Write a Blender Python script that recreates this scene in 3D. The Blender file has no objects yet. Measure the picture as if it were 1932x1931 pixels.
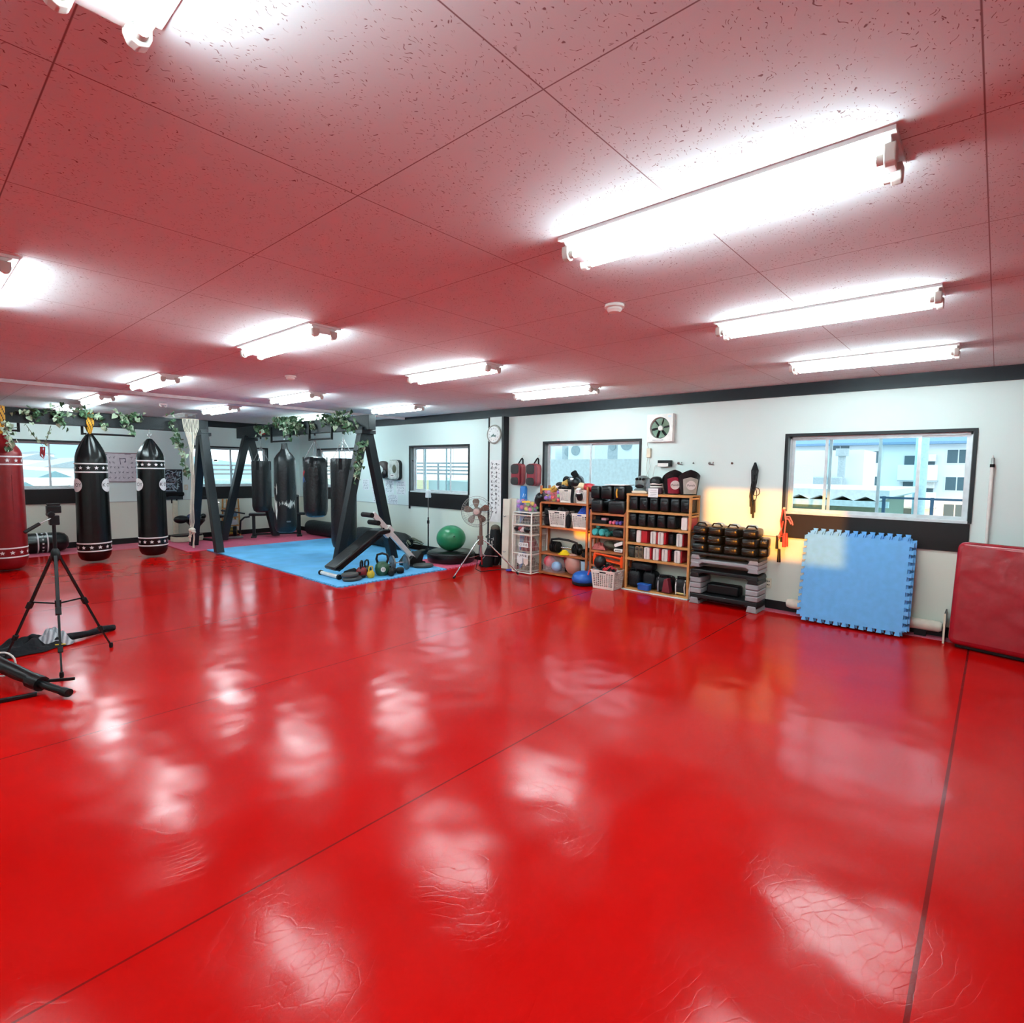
import bpy, bmesh, math, random
from mathutils import Vector, Matrix, Euler
random.seed(7)
PI = math.pi
SC = bpy.context.scene
COL = SC.collection

# ---------------------------------------------------------------- materials
def lin(c):
    c = c / 255.0
    return c / 12.92 if c <= 0.04045 else ((c + 0.055) / 1.055) ** 2.4

def rgb(r, g, b):
    return (lin(r), lin(g), lin(b), 1.0)

MATS = {}
def mat(name, col, rough=0.5, metal=0.0, var=0.07, scale=14.0, bump=0.0, bscale=60.0,
        coat=0.0, spec=0.5, sheen=0.0):
    """Principled material with procedural colour variation and optional bump."""
    if name in MATS:
        return MATS[name]
    m = bpy.data.materials.new(name); m.use_nodes = True
    nt = m.node_tree; b = nt.nodes['Principled BSDF']
    N = nt.nodes.new; L = nt.links.new
    tc = N('ShaderNodeTexCoord')
    no = N('ShaderNodeTexNoise'); no.inputs['Scale'].default_value = scale; no.inputs['Detail'].default_value = 1
    L(tc.outputs['Object'], no.inputs['Vector'])
    rp = N('ShaderNodeValToRGB'); c = rgb(*col)
    rp.color_ramp.elements[0].position = 0.3; rp.color_ramp.elements[1].position = 0.7
    rp.color_ramp.elements[0].color = tuple(max(0, x * (1 - var)) for x in c[:3]) + (1,)
    rp.color_ramp.elements[1].color = tuple(min(1, x * (1 + var)) for x in c[:3]) + (1,)
    L(no.outputs['Fac'], rp.inputs['Fac']); L(rp.outputs['Color'], b.inputs['Base Color'])
    b.inputs['Roughness'].default_value = rough
    b.inputs['Metallic'].default_value = metal
    b.inputs['Specular IOR Level'].default_value = spec
    b.inputs['Coat Weight'].default_value = coat
    b.inputs['Coat Roughness'].default_value = 0.15
    if sheen: b.inputs['Sheen Weight'].default_value = sheen
    if bump:
        n2 = N('ShaderNodeTexNoise'); n2.inputs['Scale'].default_value = bscale; n2.inputs['Detail'].default_value = 1.5
        L(tc.outputs['Object'], n2.inputs['Vector'])
        bp = N('ShaderNodeBump'); bp.inputs['Strength'].default_value = bump; bp.inputs['Distance'].default_value = 0.02
        L(n2.outputs['Fac'], bp.inputs['Height']); L(bp.outputs['Normal'], b.inputs['Normal'])
    MATS[name] = m
    return m

def emit(name, col, strength):
    m = bpy.data.materials.new(name); m.use_nodes = True
    nt = m.node_tree; nt.nodes.clear()
    o = nt.nodes.new('ShaderNodeOutputMaterial'); e = nt.nodes.new('ShaderNodeEmission')
    e.inputs['Color'].default_value = rgb(*col); e.inputs['Strength'].default_value = strength
    nt.links.new(e.outputs[0], o.inputs[0]); MATS[name] = m
    return m

def clear(name, tint=(255, 255, 255), gloss=0.06, rough=0.02, fac=None):
    """thin clear sheet: transparent mixed with a glossy reflection by fresnel."""
    m = bpy.data.materials.new(name); m.use_nodes = True
    nt = m.node_tree; nt.nodes.clear(); N = nt.nodes.new; L = nt.links.new
    o = N('ShaderNodeOutputMaterial'); t = N('ShaderNodeBsdfTransparent'); g = N('ShaderNodeBsdfGlossy')
    t.inputs['Color'].default_value = rgb(*tint); g.inputs['Roughness'].default_value = rough
    mx = N('ShaderNodeMixShader')
    if fac is None:
        lw = N('ShaderNodeLayerWeight'); lw.inputs['Blend'].default_value = gloss
        L(lw.outputs['Fresnel'], mx.inputs[0])
    else:
        g2 = N('ShaderNodeBsdfDiffuse'); g2.inputs['Color'].default_value = rgb(*tint)
        g = g2; mx.inputs[0].default_value = fac; t.inputs['Color'].default_value = (1, 1, 1, 1)
    L(t.outputs[0], mx.inputs[1]); L(g.outputs[0], mx.inputs[2]); L(mx.outputs[0], o.inputs[0])
    MATS[name] = m
    return m

# ---------------------------------------------------------------- mesh builder
class MB:
    def __init__(s):
        s.bm = bmesh.new()
    def _tag(s, verts, mi):
        if mi:
            fs = set(f for v in verts for f in v.link_faces)
            for f in fs: f.material_index = mi
    def box(s, c, size, rot=None, mi=0):
        M = Matrix.Translation(c)
        if rot is not None: M = M @ Euler(rot).to_matrix().to_4x4()
        M = M @ Matrix.Diagonal((size[0], size[1], size[2], 1))
        r = bmesh.ops.create_cube(s.bm, size=1, matrix=M); s._tag(r['verts'], mi)
        return s
    def bx(s, x0, x1, y0, y1, z0, z1, mi=0):
        return s.box(((x0 + x1) / 2, (y0 + y1) / 2, (z0 + z1) / 2), (abs(x1 - x0), abs(y1 - y0), abs(z1 - z0)), mi=mi)
    def bar(s, a, b, w, h=None, up=(0, 0, 1), mi=0):
        """square bar from a to b, w across, h along up."""
        a = Vector(a); b = Vector(b); d = b - a; h = h or w
        z = d.normalized(); u = Vector(up)
        if abs(z.dot(u)) > 0.98: u = Vector((0, 1, 0))
        x = u.cross(z).normalized(); y = z.cross(x)
        M = Matrix.Translation((a + b) / 2) @ Matrix((x, y, z)).transposed().to_4x4() @ Matrix.Diagonal((w, h, d.length, 1))
        r = bmesh.ops.create_cube(s.bm, size=1, matrix=M); s._tag(r['verts'], mi)
        return s
    def tube(s, pts, r, n=8, mi=0, closed=False):
        pts = [Vector(p) for p in pts]; k = len(pts)
        rs = r if isinstance(r, (list, tuple)) else [r] * k
        rings = []; prev = None
        for i, p in enumerate(pts):
            if closed: d = pts[(i + 1) % k] - pts[i - 1]
            elif i == 0: d = pts[1] - p
            elif i == k - 1: d = p - pts[i - 1]
            else: d = (pts[i + 1] - p).normalized() + (p - pts[i - 1]).normalized()
            if d.length < 1e-9: d = Vector((0, 0, 1))
            d.normalize()
            if prev is None:
                u = Vector((0, 0, 1)) if abs(d.z) < 0.9 else Vector((1, 0, 0))
                x = u.cross(d).normalized()
            else:
                x = prev - d * prev.dot(d)
                if x.length < 1e-6: x = Vector((1, 0, 0)).cross(d)
                x.normalize()
            prev = x; y = d.cross(x)
            rings.append([s.bm.verts.new(p + (x * math.cos(2 * PI * j / n) + y * math.sin(2 * PI * j / n)) * rs[i]) for j in range(n)])
        m = k if closed else k - 1
        for i in range(m):
            A = rings[i]; B = rings[(i + 1) % k]
            for j in range(n):
                f = s.bm.faces.new((A[j], A[(j + 1) % n], B[(j + 1) % n], B[j])); f.material_index = mi
        if not closed:
            f = s.bm.faces.new(rings[0][::-1]); f.material_index = mi
            f = s.bm.faces.new(rings[-1]); f.material_index = mi
        return s
    def lathe(s, prof, n=24, M=None, mi=0, fn=None):
        """prof: list of (r, z), revolved about z; closes at r=0 ends; fn(ang, r, z) may wobble r."""
        M = M or Matrix.Identity(4); rings = []
        for (r, z) in prof:
            if r < 1e-6: rings.append([s.bm.verts.new(M @ Vector((0, 0, z)))])
            else:
                rings.append([s.bm.verts.new(M @ Vector(((fn(2 * PI * j / n, r, z) if fn else r) * math.cos(2 * PI * j / n),
                              (fn(2 * PI * j / n, r, z) if fn else r) * math.sin(2 * PI * j / n), z))) for j in range(n)])
        for A, B in zip(rings, rings[1:]):
            if len(A) == 1 and len(B) == 1: continue
            for j in range(n):
                k = (j + 1) % n
                if len(A) == 1: v = (A[0], B[k], B[j])
                elif len(B) == 1: v = (A[j], A[k], B[0])
                else: v = (A[j], A[k], B[k], B[j])
                f = s.bm.faces.new(v); f.material_index = mi
        for R, fl in ((rings[0], True), (rings[-1], False)):
            if len(R) > 1:
                f = s.bm.faces.new(R[::-1] if fl else R); f.material_index = mi
        return s
    def ell(s, c, r, rot=None, u=18, v=10, mi=0, pw=1.0):
        """ellipsoid; pw<1 makes it boxier."""
        M = Matrix.Translation(c)
        if rot is not None: M = M @ Euler(rot).to_matrix().to_4x4()
        q = lambda t: math.copysign(abs(t) ** pw, t)
        rings = []
        for i in range(v + 1):
            a = -PI / 2 + PI * i / v
            if i in (0, v): rings.append([s.bm.verts.new(M @ Vector((0, 0, r[2] * q(math.sin(a)))))])
            else:
                rings.append([s.bm.verts.new(M @ Vector((r[0] * q(math.cos(a)) * q(math.cos(2 * PI * j / u)), r[1] * q(math.cos(a)) * q(math.sin(2 * PI * j / u)), r[2] * q(math.sin(a))))) for j in range(u)])
        for A, B in zip(rings, rings[1:]):
            for j in range(u):
                k = (j + 1) % u
                if len(A) == 1: w = (A[0], B[k], B[j])
                elif len(B) == 1: w = (A[j], A[k], B[0])
                else: w = (A[j], A[k], B[k], B[j])
                f = s.bm.faces.new(w); f.material_index = mi
        return s
    def prism(s, poly, axis, a0, a1, M=None, mi=0):
        """extrude a 2-D polygon along axis x|y|z; poly gives the other two coordinates in order."""
        M = M or Matrix.Identity(4)
        def P(u, v, w):
            return M @ Vector({'x': (w, u, v), 'y': (u, w, v), 'z': (u, v, w)}[axis])
        A = [s.bm.verts.new(P(u, v, a0)) for u, v in poly]; B = [s.bm.verts.new(P(u, v, a1)) for u, v in poly]
        n = len(poly); fs = [s.bm.faces.new(A), s.bm.faces.new(B[::-1])]
        for i in range(n):
            fs.append(s.bm.faces.new((A[i], B[i], B[(i + 1) % n], A[(i + 1) % n])))
        for f in fs: f.material_index = mi
        return s
    def face(s, pts, mi=0):
        f = s.bm.faces.new([s.bm.verts.new(p) for p in pts]); f.material_index = mi
        return s
    def grid(s, fn, nu, nv, thick=0.0, mi=0):
        """surface fn(u,v)->point, u,v in 0..1"""
        V = [[s.bm.verts.new(fn(i / nu, j / nv)) for j in range(nv + 1)] for i in range(nu + 1)]
        fs = []
        for i in range(nu):
            for j in range(nv):
                f = s.bm.faces.new((V[i][j], V[i + 1][j], V[i + 1][j + 1], V[i][j + 1])); f.material_index = mi; fs.append(f)
        if thick:
            s.bm.normal_update()
            bmesh.ops.solidify(s.bm, geom=fs, thickness=thick)
        return s
    def build(s, name, mats, parent=None, bevel=0.0, smooth=True, sub=0, loc=None, rot=None, label=None, seg=2, ang=40):
        me = bpy.data.meshes.new(name)
        bmesh.ops.recalc_face_normals(s.bm, faces=s.bm.faces)
        s.bm.to_mesh(me); s.bm.free()
        for m in (mats if isinstance(mats, (list, tuple)) else [mats]): me.materials.append(m)
        o = bpy.data.objects.new(name, me); COL.objects.link(o)
        if parent is not None: o.parent = parent
        if loc is not None: o.location = loc
        if rot is not None: o.rotation_euler = rot
        if smooth:
            for p in me.polygons: p.use_smooth = True
            if not sub: me.set_sharp_from_angle(angle=math.radians(ang))
        if bevel:
            b = o.modifiers.new('bevel', 'BEVEL'); b.width = bevel; b.segments = seg; b.limit_method = 'ANGLE'; b.angle_limit = math.radians(35)
        if sub:
            b = o.modifiers.new('sub', 'SUBSURF'); b.levels = sub; b.render_levels = sub
        if label: o['label'] = label
        return o

def tag(o, label, cat, group=None):
    o['label'] = label; o['category'] = cat
    if group: o['group'] = group
    return o

def thing(name, label, cat, loc=(0, 0, 0), rotz=0.0, group=None):
    o = bpy.data.objects.new(name, None); COL.objects.link(o)
    o.empty_display_size = 0.1
    o.location = loc; o.rotation_euler = (0, 0, rotz)
    return tag(o, label, cat, group)

def struct(o):
    o['kind'] = 'structure'
    return o

def children(o):
    return [c for c in COL.objects if c.parent is o]

def dup(root, loc, rotz=None, label=None, group=None):
    """copy of a thing with copies of its parts and sub-parts"""
    def cp(o, par):
        c = o.copy(); COL.objects.link(c)
        if par is not None: c.parent = par
        for ch in list(o.children): cp(ch, c)
        return c
    r = cp(root, None); r.location = loc
    if rotz is not None: r.rotation_euler = (0, 0, rotz)
    if label: r['label'] = label
    if group: r['group'] = group
    return r

def text(name, body, size, material, parent, M, depth=0.001, align='CENTER'):
    """lettering as a mesh of its own; M places the text plane (x right, y up)."""
    cu = bpy.data.curves.new(name, 'FONT'); cu.body = body; cu.size = size; cu.extrude = depth
    cu.align_x = align; cu.align_y = 'CENTER'; cu.resolution_u = 2
    tmp = bpy.data.objects.new(name, cu)
    me = bpy.data.meshes.new_from_object(tmp)
    bpy.data.objects.remove(tmp); me.name = name
    me.materials.clear(); me.materials.append(material)
    o = bpy.data.objects.new(name, me); COL.objects.link(o)
    if parent is not None: o.parent = parent
    o.matrix_basis = M
    return o

def facing(loc, direction, roll=0.0):
    """matrix whose local z points along direction, local y up: for lettering on a wall."""
    z = Vector(direction).normalized(); x = Vector((0, 0, 1)).cross(z)
    if x.length < 1e-6: x = Vector((1, 0, 0))
    x.normalize(); y = z.cross(x)
    return Matrix.Translation(loc) @ Matrix((x, y, z)).transposed().to_4x4() @ Matrix.Rotation(roll, 4, 'Z')

def rrect(w, h, r, n=4):
    """rounded rectangle outline centred at 0"""
    P = []
    for cx, cy, a0 in ((w / 2 - r, h / 2 - r, 0), (-w / 2 + r, h / 2 - r, PI / 2), (-w / 2 + r, -h / 2 + r, PI), (w / 2 - r, -h / 2 + r, 1.5 * PI)):
        for i in range(n + 1):
            a = a0 + PI / 2 * i / n
            P.append((cx + r * math.cos(a), cy + r * math.sin(a)))
    return P

def circ(r, n=24, c=(0, 0)):
    return [(c[0] + r * math.cos(2 * PI * i / n), c[1] + r * math.sin(2 * PI * i / n)) for i in range(n)]

def star(r, c=(0, 0)):
    return [(c[0] + (r if i % 2 == 0 else r * .45) * math.cos(PI / 2 + PI * i / 5), c[1] + (r if i % 2 == 0 else r * .45) * math.sin(PI / 2 + PI * i / 5)) for i in range(10)]

# common materials
white_paint = mat('white paint', (226, 228, 224), .45)
black_metal = mat('black metal', (13, 15, 17), .4, .2, spec=.35)
black_leather = mat('black leather', (13, 15, 17), .34, bump=.25, bscale=35, spec=.4)
black_vinyl = mat('black vinyl', (10, 12, 14), .3, bump=.12, bscale=18, spec=.4)
black_fabric = mat('black fabric', (12, 13, 16), .8, spec=.25, bump=.4, bscale=220)
dark_wood = mat('black stained timber', (20, 27, 31), .45, spec=.35, bump=.12, bscale=40)
dark_board = mat('dark board', (20, 17, 17), .5, spec=.3)
chrome = mat('chrome', (205, 208, 210), .18, 1.0)
grey_metal = mat('grey metal', (150, 152, 150), .3, .8)
white_plastic = mat('white plastic', (228, 226, 220), .4)
cream_plastic = mat('cream plastic', (222, 214, 190), .45)
pine = mat('pine wood', (196, 138, 78), .5, var=.15, scale=9, bump=.08)
pine_dark = mat('reddish pine wood', (168, 96, 52), .5, var=.15, scale=9, bump=.08)
paper = mat('white paper', (232, 234, 232), .7)
ink = mat('black ink', (25, 25, 30), .6)
rubber = mat('black rubber', (12, 12, 13), .6, spec=.3)
# ---------------------------------------------------------------- camera
cd = bpy.data.cameras.new('camera'); cam = bpy.data.objects.new('camera', cd); COL.objects.link(cam)
H = 2.725; XR = 7.12; YB = 13.82; XL = -4.3; YF = -4.2
yaw, pitch, roll = math.radians(48.4918), math.radians(-4.4095), math.radians(0.68)
cyw, syw, cp_, sp_ = math.cos(yaw), math.sin(yaw), math.cos(pitch), math.sin(pitch)
fw = Vector((syw * cp_, cyw * cp_, sp_)); rt = Vector((cyw, -syw, 0)); up = rt.cross(fw)
rt2 = math.cos(roll) * rt + math.sin(roll) * up; up2 = -math.sin(roll) * rt + math.cos(roll) * up
cam.matrix_world = Matrix.Translation((0, 0, 1.68)) @ Matrix((rt2, up2, -fw)).transposed().to_4x4()
cd.sensor_width = 36; cd.sensor_fit = 'HORIZONTAL'; cd.lens = 36 * 1031.63 / 1932; cd.clip_end = 300; cd.clip_start = 0.05
SC.camera = cam
SC.view_settings.view_transform = 'Standard'; SC.view_settings.look = 'None'
SC.view_settings.gamma = 1.0; SC.view_settings.exposure = 1.1; SC.view_settings.use_curve_mapping = False
SC.cycles.max_bounces = 5; SC.cycles.diffuse_bounces = 4; SC.cycles.glossy_bounces = 2
SC.cycles.transparent_max_bounces = 16; SC.cycles.sample_clamp_indirect = 4.0; SC.cycles.blur_glossy = 1.0; SC.cycles.use_adaptive_sampling = True; SC.cycles.adaptive_threshold = 0.1
SC.cycles.caustics_reflective = True; SC.cycles.caustics_refractive = False

# ---------------------------------------------------------------- sky and sun
w = bpy.data.worlds.new('sky'); SC.world = w; w.use_nodes = True
nt = w.node_tree; bg = nt.nodes['Background']
tc = nt.nodes.new('ShaderNodeTexCoord'); sx = nt.nodes.new('ShaderNodeSeparateXYZ'); rp = nt.nodes.new('ShaderNodeValToRGB')
rp.color_ramp.elements[0].position = 0.42; rp.color_ramp.elements[0].color = rgb(170, 180, 184)
rp.color_ramp.elements[1].position = 0.53; rp.color_ramp.elements[1].color = rgb(234, 242, 246)
e = rp.color_ramp.elements.new(0.8); e.color = rgb(204, 220, 236)
mp = nt.nodes.new('ShaderNodeMath'); mp.operation = 'MULTIPLY_ADD'; mp.inputs[1].default_value = .5; mp.inputs[2].default_value = .5
nt.links.new(tc.outputs['Generated'], sx.inputs[0]); nt.links.new(sx.outputs['Z'], mp.inputs[0])
nt.links.new(mp.outputs[0], rp.inputs[0]); nt.links.new(rp.outputs[0], bg.inputs['Color'])
bg.inputs['Strength'].default_value = 1.8
sd = bpy.data.lights.new('evening sun', 'SUN'); so = bpy.data.objects.new('evening_sun', sd); COL.objects.link(so)
SUN_D = Vector((1.0, 0.25, -0.052)).normalized()
so.rotation_euler = SUN_D.to_track_quat('-Z', 'Y').to_euler()
so.location = (-30, -8, 3)
sd.energy = 3.2; sd.color = (1.0, 0.33, 0.0); sd.angle = math.radians(0.6)

# ---------------------------------------------------------------- surface materials
def floor_material():
    m = bpy.data.materials.new('red vinyl sheet'); m.use_nodes = True
    nt = m.node_tree; b = nt.nodes['Principled BSDF']; N = nt.nodes.new; L = nt.links.new
    tc = N('ShaderNodeTexCoord')
    n1 = N('ShaderNodeTexNoise'); n1.inputs['Scale'].default_value = 1.6; n1.inputs['Detail'].default_value = 1
    L(tc.outputs['Object'], n1.inputs['Vector'])
    r1 = N('ShaderNodeValToRGB'); r1.color_ramp.elements[0].color = rgb(182, 7, 5); r1.color_ramp.elements[1].color = rgb(190, 9, 7)
    r1.color_ramp.elements[0].position = .35; r1.color_ramp.elements[1].position = .65
    L(n1.outputs['Fac'], r1.inputs['Fac'])
    # seams between the sheets, across the room every 2.04 m
    sp = N('ShaderNodeSeparateXYZ'); L(tc.outputs['Object'], sp.inputs[0])
    dn = None
    for at, wd in ((2.12, .005), (4.15, .005), (6.2, .004), (8.1, .004), (9.9, .01), (0.11, .008)):
        a = N('ShaderNodeMath'); a.operation = 'COMPARE'; L(sp.outputs['Y'], a.inputs[0]); a.inputs[1].default_value = at; a.inputs[2].default_value = wd
        if dn is None: dn = a.outputs[0]
        else:
            mx = N('ShaderNodeMath'); mx.operation = 'MAXIMUM'; L(dn, mx.inputs[0]); L(a.outputs[0], mx.inputs[1]); dn = mx.outputs[0]
    mix = N('ShaderNodeMix'); mix.data_type = 'RGBA'; L(dn, mix.inputs['Factor'])
    L(r1.outputs[0], mix.inputs[6]); mix.inputs[7].default_value = rgb(120, 8, 8)
    L(mix.outputs[2], b.inputs['Base Color'])
    rr = N('ShaderNodeMapRange'); rr.inputs['From Min'].default_value = .3; rr.inputs['From Max'].default_value = .7
    rr.inputs['To Min'].default_value = .145; rr.inputs['To Max'].default_value = .19
    L(n1.outputs['Fac'], rr.inputs['Value']); L(rr.outputs[0], b.inputs['Roughness'])
    b.inputs['Specular IOR Level'].default_value = .15
    # wrinkles of the sheet: broad waves and fine creases
    w1 = N('ShaderNodeTexNoise'); w1.inputs['Scale'].default_value = 2.6; w1.inputs['Detail'].default_value = 1.0
    L(tc.outputs['Object'], w1.inputs['Vector'])
    ad = N('ShaderNodeMixRGB'); ad.blend_type = 'ADD'; ad.inputs[0].default_value = .35
    L(tc.outputs['Object'], ad.inputs[1]); L(n1.outputs['Color'], ad.inputs[2])
    mpv = N('ShaderNodeMapping'); mpv.inputs['Scale'].default_value = (1.0, 1.9, 1.0); mpv.inputs['Rotation'].default_value = (0, 0, .6); L(ad.outputs[0], mpv.inputs['Vector'])
    vo = N('ShaderNodeTexVoronoi'); vo.feature = 'DISTANCE_TO_EDGE'; vo.inputs['Scale'].default_value = 13
    L(mpv.outputs[0], vo.inputs['Vector'])
    vm = N('ShaderNodeMapRange'); vm.inputs['From Max'].default_value = .07; vm.inputs['To Max'].default_value = .008; L(vo.outputs['Distance'], vm.inputs['Value'])
    # the middle of the room is worn, the far end is smooth
    wy = N('ShaderNodeMapRange'); wy.inputs['From Min'].default_value = 4; wy.inputs['From Max'].default_value = 7.5; wy.inputs['To Min'].default_value = 1; wy.inputs['To Max'].default_value = 0; L(sp.outputs['Y'], wy.inputs['Value'])
    cm_ = N('ShaderNodeMath'); cm_.operation = 'MULTIPLY'; L(vm.outputs[0], cm_.inputs[0]); L(wy.outputs[0], cm_.inputs[1])
    hs = N('ShaderNodeMath'); hs.operation = 'MULTIPLY_ADD'; L(w1.outputs['Fac'], hs.inputs[0]); wa = N('ShaderNodeMath'); wa.operation = 'MULTIPLY_ADD'; L(wy.outputs[0], wa.inputs[0]); wa.inputs[1].default_value = .46; wa.inputs[2].default_value = .16; L(wa.outputs[0], hs.inputs[1]); L(cm_.outputs[0], hs.inputs[2])
    b1 = N('ShaderNodeBump'); b1.inputs['Strength'].default_value = .22; b1.inputs['Distance'].default_value = .06
    L(hs.outputs[0], b1.inputs['Height']); L(b1.outputs['Normal'], b.inputs['Normal'])
    return m

def ceiling_material():
    m = bpy.data.materials.new('fissured ceiling board'); m.use_nodes = True
    nt = m.node_tree; b = nt.nodes['Principled BSDF']; N = nt.nodes.new; L = nt.links.new
    tc = N('ShaderNodeTexCoord'); sp = N('ShaderNodeSeparateXYZ'); L(tc.outputs['Object'], sp.inputs[0])
    def joint(sock, off):
        a = N('ShaderNodeMath'); a.operation = 'ADD'; L(sock, a.inputs[0]); a.inputs[1].default_value = -off + 91.0 + .455
        q = N('ShaderNodeMath'); q.operation = 'MODULO'; L(a.outputs[0], q.inputs[0]); q.inputs[1].default_value = .91
        s = N('ShaderNodeMath'); s.operation = 'SUBTRACT'; L(q.outputs[0], s.inputs[0]); s.inputs[1].default_value = .455
        c = N('ShaderNodeMath'); c.operation = 'ABSOLUTE'; L(s.outputs[0], c.inputs[0])
        d = N('ShaderNodeMapRange'); d.inputs['From Min'].default_value = .0012; d.inputs['From Max'].default_value = .0032
        d.inputs['To Min'].default_value = 1; d.inputs['To Max'].default_value = 0
        L(c.outputs[0], d.inputs['Value']); return d.outputs[0]
    jx = joint(sp.outputs['X'], 1.24); jy = joint(sp.outputs['Y'], .09)
    j = N('ShaderNodeMath'); j.operation = 'MAXIMUM'; L(jx, j.inputs[0]); L(jy, j.inputs[1])
    # fissures: short irregular pits
    mpn = N('ShaderNodeMapping'); mpn.inputs['Scale'].default_value = (1, 1.0, 1); L(tc.outputs['Object'], mpn.inputs['Vector'])
    wn = N('ShaderNodeTexNoise'); wn.inputs['Scale'].default_value = 24; wn.inputs['Detail'].default_value = 1; L(mpn.outputs[0], wn.inputs['Vector'])
    ad = N('ShaderNodeMixRGB'); ad.blend_type = 'ADD'; ad.inputs[0].default_value = .05; L(mpn.outputs[0], ad.inputs[1]); L(wn.outputs['Color'], ad.inputs[2])
    m2 = N('ShaderNodeMapping'); m2.inputs['Scale'].default_value = (1.0, 2.9, 1); m2.inputs['Rotation'].default_value = (0, 0, .5); L(ad.outputs[0], m2.inputs['Vector'])
    vo = N('ShaderNodeTexVoronoi'); vo.inputs['Scale'].default_value = 27; L(m2.outputs[0], vo.inputs['Vector'])
    th = N('ShaderNodeMapRange'); th.inputs['From Min'].default_value = .07; th.inputs['From Max'].default_value = .125
    th.inputs['To Min'].default_value = 1; th.inputs['To Max'].default_value = 0; L(vo.outputs['Distance'], th.inputs['Value'])
    big = N('ShaderNodeTexNoise'); big.inputs['Scale'].default_value = 9; big.inputs['Detail'].default_value = 1; L(tc.outputs['Object'], big.inputs['Vector'])
    bt = N('ShaderNodeMapRange'); bt.inputs['From Min'].default_value = .34; bt.inputs['From Max'].default_value = .5; L(big.outputs['Fac'], bt.inputs['Value'])
    pit = N('ShaderNodeMath'); pit.operation = 'MULTIPLY'; L(th.outputs[0], pit.inputs[0]); L(bt.outputs[0], pit.inputs[1])
    al = N('ShaderNodeMath'); al.operation = 'MAXIMUM'; L(pit.outputs[0], al.inputs[0]); L(j.outputs[0], al.inputs[1])
    mx = N('ShaderNodeMix'); mx.data_type = 'RGBA'; L(al.outputs[0], mx.inputs['Factor'])
    mx.inputs[6].default_value = rgb(218, 227, 229); mx.inputs[7].default_value = rgb(132, 108, 110)
    L(mx.outputs[2], b.inputs['Base Color']); b.inputs['Roughness'].default_value = .8
    return m

def wall_material():
    """white boards above the joint rail, warmer boards below it"""
    m = bpy.data.materials.new('painted wall board'); m.use_nodes = True
    nt = m.node_tree; b = nt.nodes['Principled BSDF']; N = nt.nodes.new; L = nt.links.new
    tc = N('ShaderNodeTexCoord'); sp = N('ShaderNodeSeparateXYZ'); L(tc.outputs['Object'], sp.inputs[0])
    lo = N('ShaderNodeMath'); lo.operation = 'LESS_THAN'; L(sp.outputs['Z'], lo.inputs[0]); lo.inputs[1].default_value = .9
    no = N('ShaderNodeTexNoise'); no.inputs['Scale'].default_value = 1.5; no.inputs['Detail'].default_value = 1; L(tc.outputs['Object'], no.inputs['Vector'])
    a = N('ShaderNodeMix'); a.data_type = 'RGBA'; L(no.outputs['Fac'], a.inputs['Factor']); a.inputs[6].default_value = rgb(214, 230, 225); a.inputs[7].default_value = rgb(220, 235, 231)
    c = N('ShaderNodeMix'); c.data_type = 'RGBA'; L(no.outputs['Fac'], c.inputs['Factor']); c.inputs[6].default_value = rgb(216, 221, 206); c.inputs[7].default_value = rgb(222, 227, 212)
    mx = N('ShaderNodeMix'); mx.data_type = 'RGBA'; L(lo.outputs[0], mx.inputs['Factor']); L(a.outputs[2], mx.inputs[6]); L(c.outputs[2], mx.inputs[7])
    L(mx.outputs[2], b.inputs['Base Color']); b.inputs['Roughness'].default_value = .6
    return m

FLOOR = floor_material(); CEIL = ceiling_material(); WALL = wall_material()
for m_ in (FLOOR, CEIL):      # flat surfaces: two-dimensional textures are enough
    for nd in m_.node_tree.nodes:
        if nd.type == 'TEX_NOISE': nd.noise_dimensions = '2D'
        if nd.type == 'TEX_VORONOI': nd.voronoi_dimensions = '2D'

# ---------------------------------------------------------------- shell
def wall(name, axis, at, out, a0, a1, openings):
    """wall plane at axis=at, thickness towards out; openings (a0,a1,z0,z1)"""
    b = MB(); t = .14 * out
    def seg(u0, u1, z0, z1):
        if u1 - u0 < 1e-4 or z1 - z0 < 1e-4: return
        if axis == 'x': b.bx(at, at + t, u0, u1, z0, z1)
        else: b.bx(u0, u1, at, at + t, z0, z1)
    cur = a0
    for (o0, o1, z0, z1) in sorted(openings):
        seg(cur, o0, 0, H); seg(o0, o1, 0, z0); seg(o0, o1, z1, H); cur = o1
    seg(cur, a1, 0, H)
    return struct(b.build(name, WALL, smooth=False))

WZ0, WZ1 = 1.2, 2.11
WR = [(0.2, 1.9), (3.87, 5.6), (7.4, 9.13), (11.17, 12.87)]
WBK = [(1.2, 2.72), (4.55, 6.26)]
WLF = [(-1.62, 0.02, 1.22, 2.05), (1.70, 2.10, 1.20, 1.36)]  # second, narrow opening is unseen and added for the sun glow on the shelf
wall('wall_right', 'x', XR, 1, YF, YB + .14, [(a, b, WZ0, WZ1) for a, b in WR])
wall('wall_back', 'y', YB, 1, XL, XR, [(a, b, WZ0, WZ1) for a, b in WBK])
wall('wall_left', 'x', XL, -1, YF, YB + .14, WLF)
wall('wall_front', 'y', YF, -1, XL, XR, [])
struct(MB().bx(XL - .14, XR + .14, YF - .14, YB + .14, -.08, 0).build('floor', FLOOR, smooth=False))
struct(MB().bx(XL - .14, XR + .14, YF - .14, YB + .14, H, H + .08).build('ceiling', CEIL, smooth=False))
trim_m = mat('dark painted trim', (27, 33, 39), .5, spec=.3)
struct(MB().bx(XR - .035, XR, YF, YB - .035, 2.585, H).build('trim_1', trim_m, smooth=False))
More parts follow.
